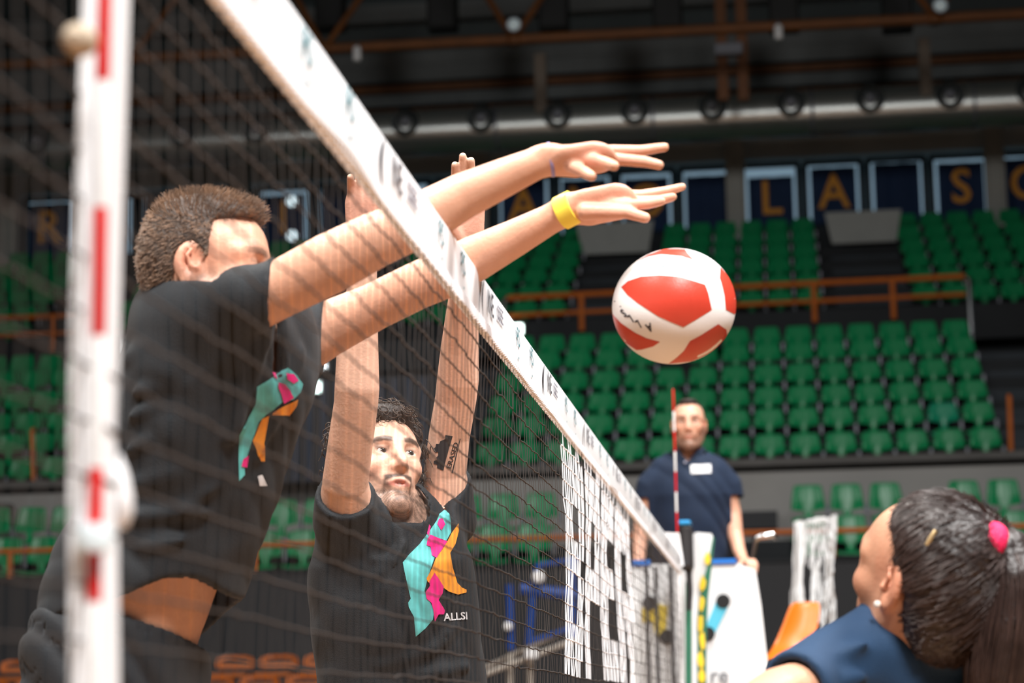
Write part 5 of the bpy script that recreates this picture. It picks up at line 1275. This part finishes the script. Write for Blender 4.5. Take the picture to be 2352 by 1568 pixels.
    def post3(Pt, d):
        Q = (Pt-Of)/s; f, l, u = Q@Ff, Q@Lf, Q@Uf
        keep = np.maximum(f-(-.008+.056*sst(.035, .105, u)), -(u-(-.115)))
        earc = np.where(np.abs(l) > .05, .036-np.sqrt(((f+.008)/.8)**2+((u+.014)/1.05)**2), -.1)
        return np.maximum(np.maximum(d+folds(Pt, .0016, (120, 50, 150), (40, 30, 40), .4, 1.5), keep*s), earc*s)
    V, Fq = S.skin(.0042, post3); hm = mat('dark_brown_hair', HAIR3, .42, var=.35, vscale=30, bump=.3, bscale=120); hair = sculpt_obj('hair', (V, Fq), hm, P)
    r3 = np.random.default_rng(5); hs = mat('dark_strands', lin(70, 54, 50), .38, var=.4, vscale=20)
    # strands combed from the hair line to the tie
    sel = V[r3.choice(len(V), 3000, replace=False)]; ctr = q(-.03, 0, .03); St = []
    for R0 in sel:
        t = np.linspace(0, 1, 9)[:, None]; pts = R0+(tie-R0)*t*.85; r_ = np.linalg.norm(R0-ctr); dirs = nrm_rows(pts-ctr); rad = np.maximum(np.linalg.norm(pts-ctr, axis=1, keepdims=True), 0)
        want = r_*(1-t*.85)+np.linalg.norm(tie-ctr)*t*.85; pts = ctr+dirs*(want*.97+.006+.004*r3.random()); St.append(pts)
    # keep strands outside the cap only for their first half
    strand_mesh('hair_strands', np.array(St)[:, :6], hs, hair, .0007, .0006)['kind'] = 'stuff'
    Sp = Sculpt(); tail = [(tie, .026), (Wd(2314, 1262, 3.28), .034), (Wd(2330, 1330, 3.27), .046), (Wd(2322, 1430, 3.27), .055), (Wd(2300, 1540, 3.27), .052), (Wd(2285, 1650, 3.27), .040), (Wd(2280, 1720, 3.27), .018)]
    Sp.chain(tail, .03)
    V, Fq = Sp.skin(.005, lambda Pt, d: d+folds(Pt, .003, (110, 60, 6), (30, 20, 10), 0, 1.5)); sculpt_obj('ponytail', (V, Fq), hm, P)
    St = []
    ctrs = np.array([a for a, _ in tail]); rad = np.array([b for _, b in tail]); tt_ = np.linspace(0, 1, len(tail))
    for i in range(1100):
        an = r3.uniform(0, 6.28); rr = math.sqrt(r3.uniform(.5, 1.25)); t = np.linspace(0, r3.uniform(.8, 1.), 12)
        c = np.stack([np.interp(t, tt_, ctrs[:, k]) for k in range(3)], 1); r_ = np.interp(t, tt_, rad)[:, None]; ph = an+t[:, None]*r3.uniform(-.6, .6)
        St.append(c+r_*rr*(np.cos(ph)*RT+np.sin(ph)*FW))
    strand_mesh('tail_strands', np.array(St), hs, hair, .0008, .0006)['kind'] = 'stuff'
    # pink hair tie and gold clip
    ax = nrm(Wd(2318, 1262, 3.34)-Wd(2245, 1232, 3.34)); mb = MB(); prof = [(.016+.017*math.cos(a), .020*math.sin(a)) for a in np.linspace(-math.pi/2, math.pi/2, 9)]
    mb.lathe([(.012, -.020)]+[(.018+.014*math.cos(a), .019*math.sin(a)) for a in np.linspace(-math.pi/2, math.pi/2, 9)]+[(.012, .020)], Wd(2277, 1244, 3.265), ax, 22)
    mb.obj('hair_tie', mat('pink_tie', lin(238, 30, 92), .7, bump=.4, bscale=160), P, True)
    bm_ = bmesh.new(); bm_.from_mesh(hair.data); bv = BVHTree.FromBMesh(bm_); bm_.free()
    pts = []
    for x, y in ((2128, 1252), (2138, 1236), (2149, 1218)):
        h = bv.ray_cast(Vector(CAM), Vector(nrm(ray(x, y)))); pts.append(np.array(h[0])-nrm(ray(x, y))*.004 if h[0] else Wd(x, y, 3.27))
    MB().tube(pts, [.0035, .0045, .0035], 8).obj('hair_clip', mat('gold_clip', lin(196, 168, 124), .35, metal=.6), P, True)
    return P

# ------------------------------------------------------------------ referee on the stand
SK4 = lin(224, 170, 144)
def person_d():
    dd = 12.0; R_ = lambda x, y, o=0.: Wd(x, y, dd+o)
    P = thing('person', 'bearded man in navy polo shirt standing behind the white board', 'person', (.06, 12.0, PLAT))
    S = Sculpt(); F, L, U = head_frame((.02, -1, -.05)); s = 1.13; O = R_(1582, 975, .08)
    p = add_head(S, O, F, L, U, s, neck_to=R_(1582, 1068, .12), neck_r=.066, open_eye=True)
    gx = R_(1582, 1100)[0]; zf = PLAT; X = np.array([1, 0, 0.])
    T = [(R_(1583, 1100, .1), .14, .6), (R_(1584, 1135, .1), .19, .62), (R_(1585, 1200, .1), .19, .68), (R_(1586, 1270, .1), .18, .72), (R_(1587, 1330, .1), .185, .70)]
    for (a, ra, fa), (b, rb, fb) in zip(T[:-1], T[1:]): S.ec(a, b, ra, rb, .03, X, (fa+fb)/2)
    S.chain([(R_(1650, 1102, .1), .06), (R_(1670, 1125, .1), .056), (R_(1682, 1180, .08), .050), (R_(1688, 1225, .03), .044), (R_(1697, 1262, -.05), .036), (R_(1706, 1284, -.14), .029), (R_(1712, 1292, -.20), .027)], .02)
    S.chain([(R_(1516, 1102, .1), .06), (R_(1494, 1125, .1), .056), (R_(1480, 1180, .1), .050), (R_(1470, 1235, .06), .044), (R_(1467, 1290, -.02), .034), (R_(1470, 1320, -.1), .028)], .02)
    S.ec(R_(1712, 1290, -.22), R_(1722, 1290, -.28), .036, .038, .015, X, .5)
    for k in range(4): S.chain([(R_(1714+k*6, 1288, -.29), .0115), (R_(1719+k*6.0, 1296, -.325), .0108), (R_(1722+k*5, 1312-abs(k-1)*2, -.335), .0098), (R_(1724+k*4, 1324-abs(k-1)*4, -.33), .0085)], .006)
    S.chain([(R_(1708, 1290, -.24), .014), (R_(1700, 1294, -.29), .0125), (R_(1696, 1302, -.32), .010)], .008)
    hL = R_(1470, 1322, -.1); S.ec(hL, hL+[0, -.05, -.06], .032, .034, .015, X, .5)
    for k in range(4): b_ = hL+np.array([(k-1.5)*.019, -.05, -.06]); S.chain([(b_, .010), (b_+[0, -.03, -.02], .0095), (b_+[0, -.045, -.055], .008)], .006)
    S.chain([(hL+[.03, -.02, -.02], .0125), (hL+[.05, -.05, -.05], .0105), (hL+[.05, -.07, -.075], .009)], .008)
    V, Fq = largest(*S.skin(.0052)); V = relax(V, Fq, 1, .3)
    hz = T[-1][0]
    for sg in (1, -1):
        S2 = Sculpt(); h = hz+X*sg*.09; S2.chain([(np.array([h[0], h[1]+.02, zf+.055]), .048), (np.array([h[0]+sg*.01, h[1]-.10, zf+.045]), .042), (np.array([h[0]+sg*.02, h[1]-.17, zf+.036]), .036)], .03); sculpt_obj('shoe', S2.skin(.008), m_short, P)
    hc = lin(42, 30, 26); C = face_cols(V, O, F, L, U, s, SK4, lin(190, 112, 100), hc, beard=.88, must=.35, brow=.9, pink=.6)
    sculpt_obj('body', (V, Fq), m_skin, P, C); eyes(P, p, F, L, U, s, F, (.04, .025, .015))
    S = Sculpt()
    S.ec(R_(1582, 1085, .1), R_(1582, 1046, .11), .10, .078, .04)
    TS = [(R_(1583, 1088, .1), .165, .66), (R_(1584, 1130, .1), .225, .68), (R_(1585, 1200, .1), .215, .76), (R_(1586, 1270, .1), .215, .80), (R_(1587, 1360, .1), .215, .80)]
    for (a, ra, fa), (b, rb, fb) in zip(TS[:-1], TS[1:]): S.ec(a, b, ra, rb, .04, X, (fa+fb)/2)
    S.chain([(R_(1640, 1082, .1), .085), (R_(1672, 1115, .1), .078), (R_(1684, 1165, .09), .070), (R_(1687, 1190, .08), .068)], .04)
    S.chain([(R_(1526, 1082, .1), .085), (R_(1494, 1115, .1), .078), (R_(1482, 1165, .1), .070), (R_(1478, 1190, .1), .068)], .04)
    a0, b0 = R_(1683, 1142, .09), R_(1483, 1148, .1); nb = R_(1582, 1042, .06)
    def post(Pt, d):
        d = shell(d+folds(Pt, .004, (18, 10, 20), (9, 6, 7), 1.), .012)
        for c in (a0, b0): d = np.where((np.abs(Pt[:, 0]-c[0]) < .12), np.maximum(d, np.where(np.abs(Pt[:, 0]-gx) > .235, plane(Pt, c, (0, -.05, -1)), -1)), d)
        vn = np.maximum(np.abs(Pt[:, 0]-nb[0])-.055+.7*np.maximum(nb[2]+.02-Pt[:, 2], 0), (nb[2]-.13)-Pt[:, 2])
        cut = np.maximum(plane(Pt, nb, (0, -.35, .94)), -9); d = np.where(np.linalg.norm(Pt-nb.astype(np.float32), axis=1) < .12, np.maximum(d, cut), d)
        d = np.where((Pt[:, 1] < nb[1]+.02), np.maximum(d, -vn), d)
        return np.maximum(d, -(Pt[:, 2]-(hz[2]-.03)))
    V, Fq = S.skin(.0075, post); V = relax(V, Fq, 1, .5); polo = sculpt_obj('polo_shirt', (V, Fq), m_navy2, P)
    S = Sculpt(); n0 = R_(1582, 1046, .12)
    for sg in (1, -1): S.chain([(n0+[sg*.010, -.115, -.055], .014), (n0+[sg*.060, -.08, .0], .020), (n0+[sg*.075, 0, .03], .020), (n0+[sg*.03, .06, .04], .020)], .01)
    V, Fq = S.skin(.006); sculpt_obj('collar', (V, Fq), m_navy2, polo)
    project_print('name_badge', [[(1586, 1068), (1632, 1066), (1633, 1086), (1587, 1088)]], polo, m_white, P, .004, 2)
    c = R_(1574, 1061, -.02); MB().lathe([(.008, 0), (.008, .004), (.004, .006)], c, (0, -1, 0), 10).obj('button', mat('button', lin(180, 180, 200), .4), polo)
    S = Sculpt(); S.chain([(hz+[0, 0, .05], .185), (hz-[0, 0, .05], .19)], .04, X, .74)
    for sg in (1, -1): h = hz+X*sg*.09; S.chain([(h, .11), (np.array([h[0], h[1], zf+.10]), .075)], .04)
    V, Fq = S.skin(.012); sculpt_obj('trousers', (V, Fq), m_navy2, P)
    q = lambda f, l, u: O+s*(f*F+l*L+u*U); fr = np.array([F, L, U]); S = Sculpt()
    S.el(q(-.018, 0, .040), np.array((.100, .080, .088))*s, fr, .02); S.el(q(-.045, 0, .0), np.array((.065, .072, .07))*s, fr, .03); S.el(q(.02, 0, .11), np.array((.06, .045, .02))*s, fr, .02)
    Of, Ff, Lf, Uf = O.astype(np.float32), F.astype(np.float32), L.astype(np.float32), U.astype(np.float32)
    def post3(Pt, d):
        Q = (Pt-Of)/s; f, l, u = Q@Ff, Q@Lf, Q@Uf; return np.maximum(np.maximum(d, (f-(.016+.070*sst(.070, .102, u-.4*np.maximum(np.abs(l)-.03, 0))))*s), -(u+.06)*s)
    V, Fq = S.skin(.005, post3); sculpt_obj('hair', (V, Fq), mat('short_dark_hair', hc, .6, var=.3, vscale=80, bump=.5, bscale=200), P)
    return P
for fn in (person_a, person_b, person_c, person_d):
    fn()
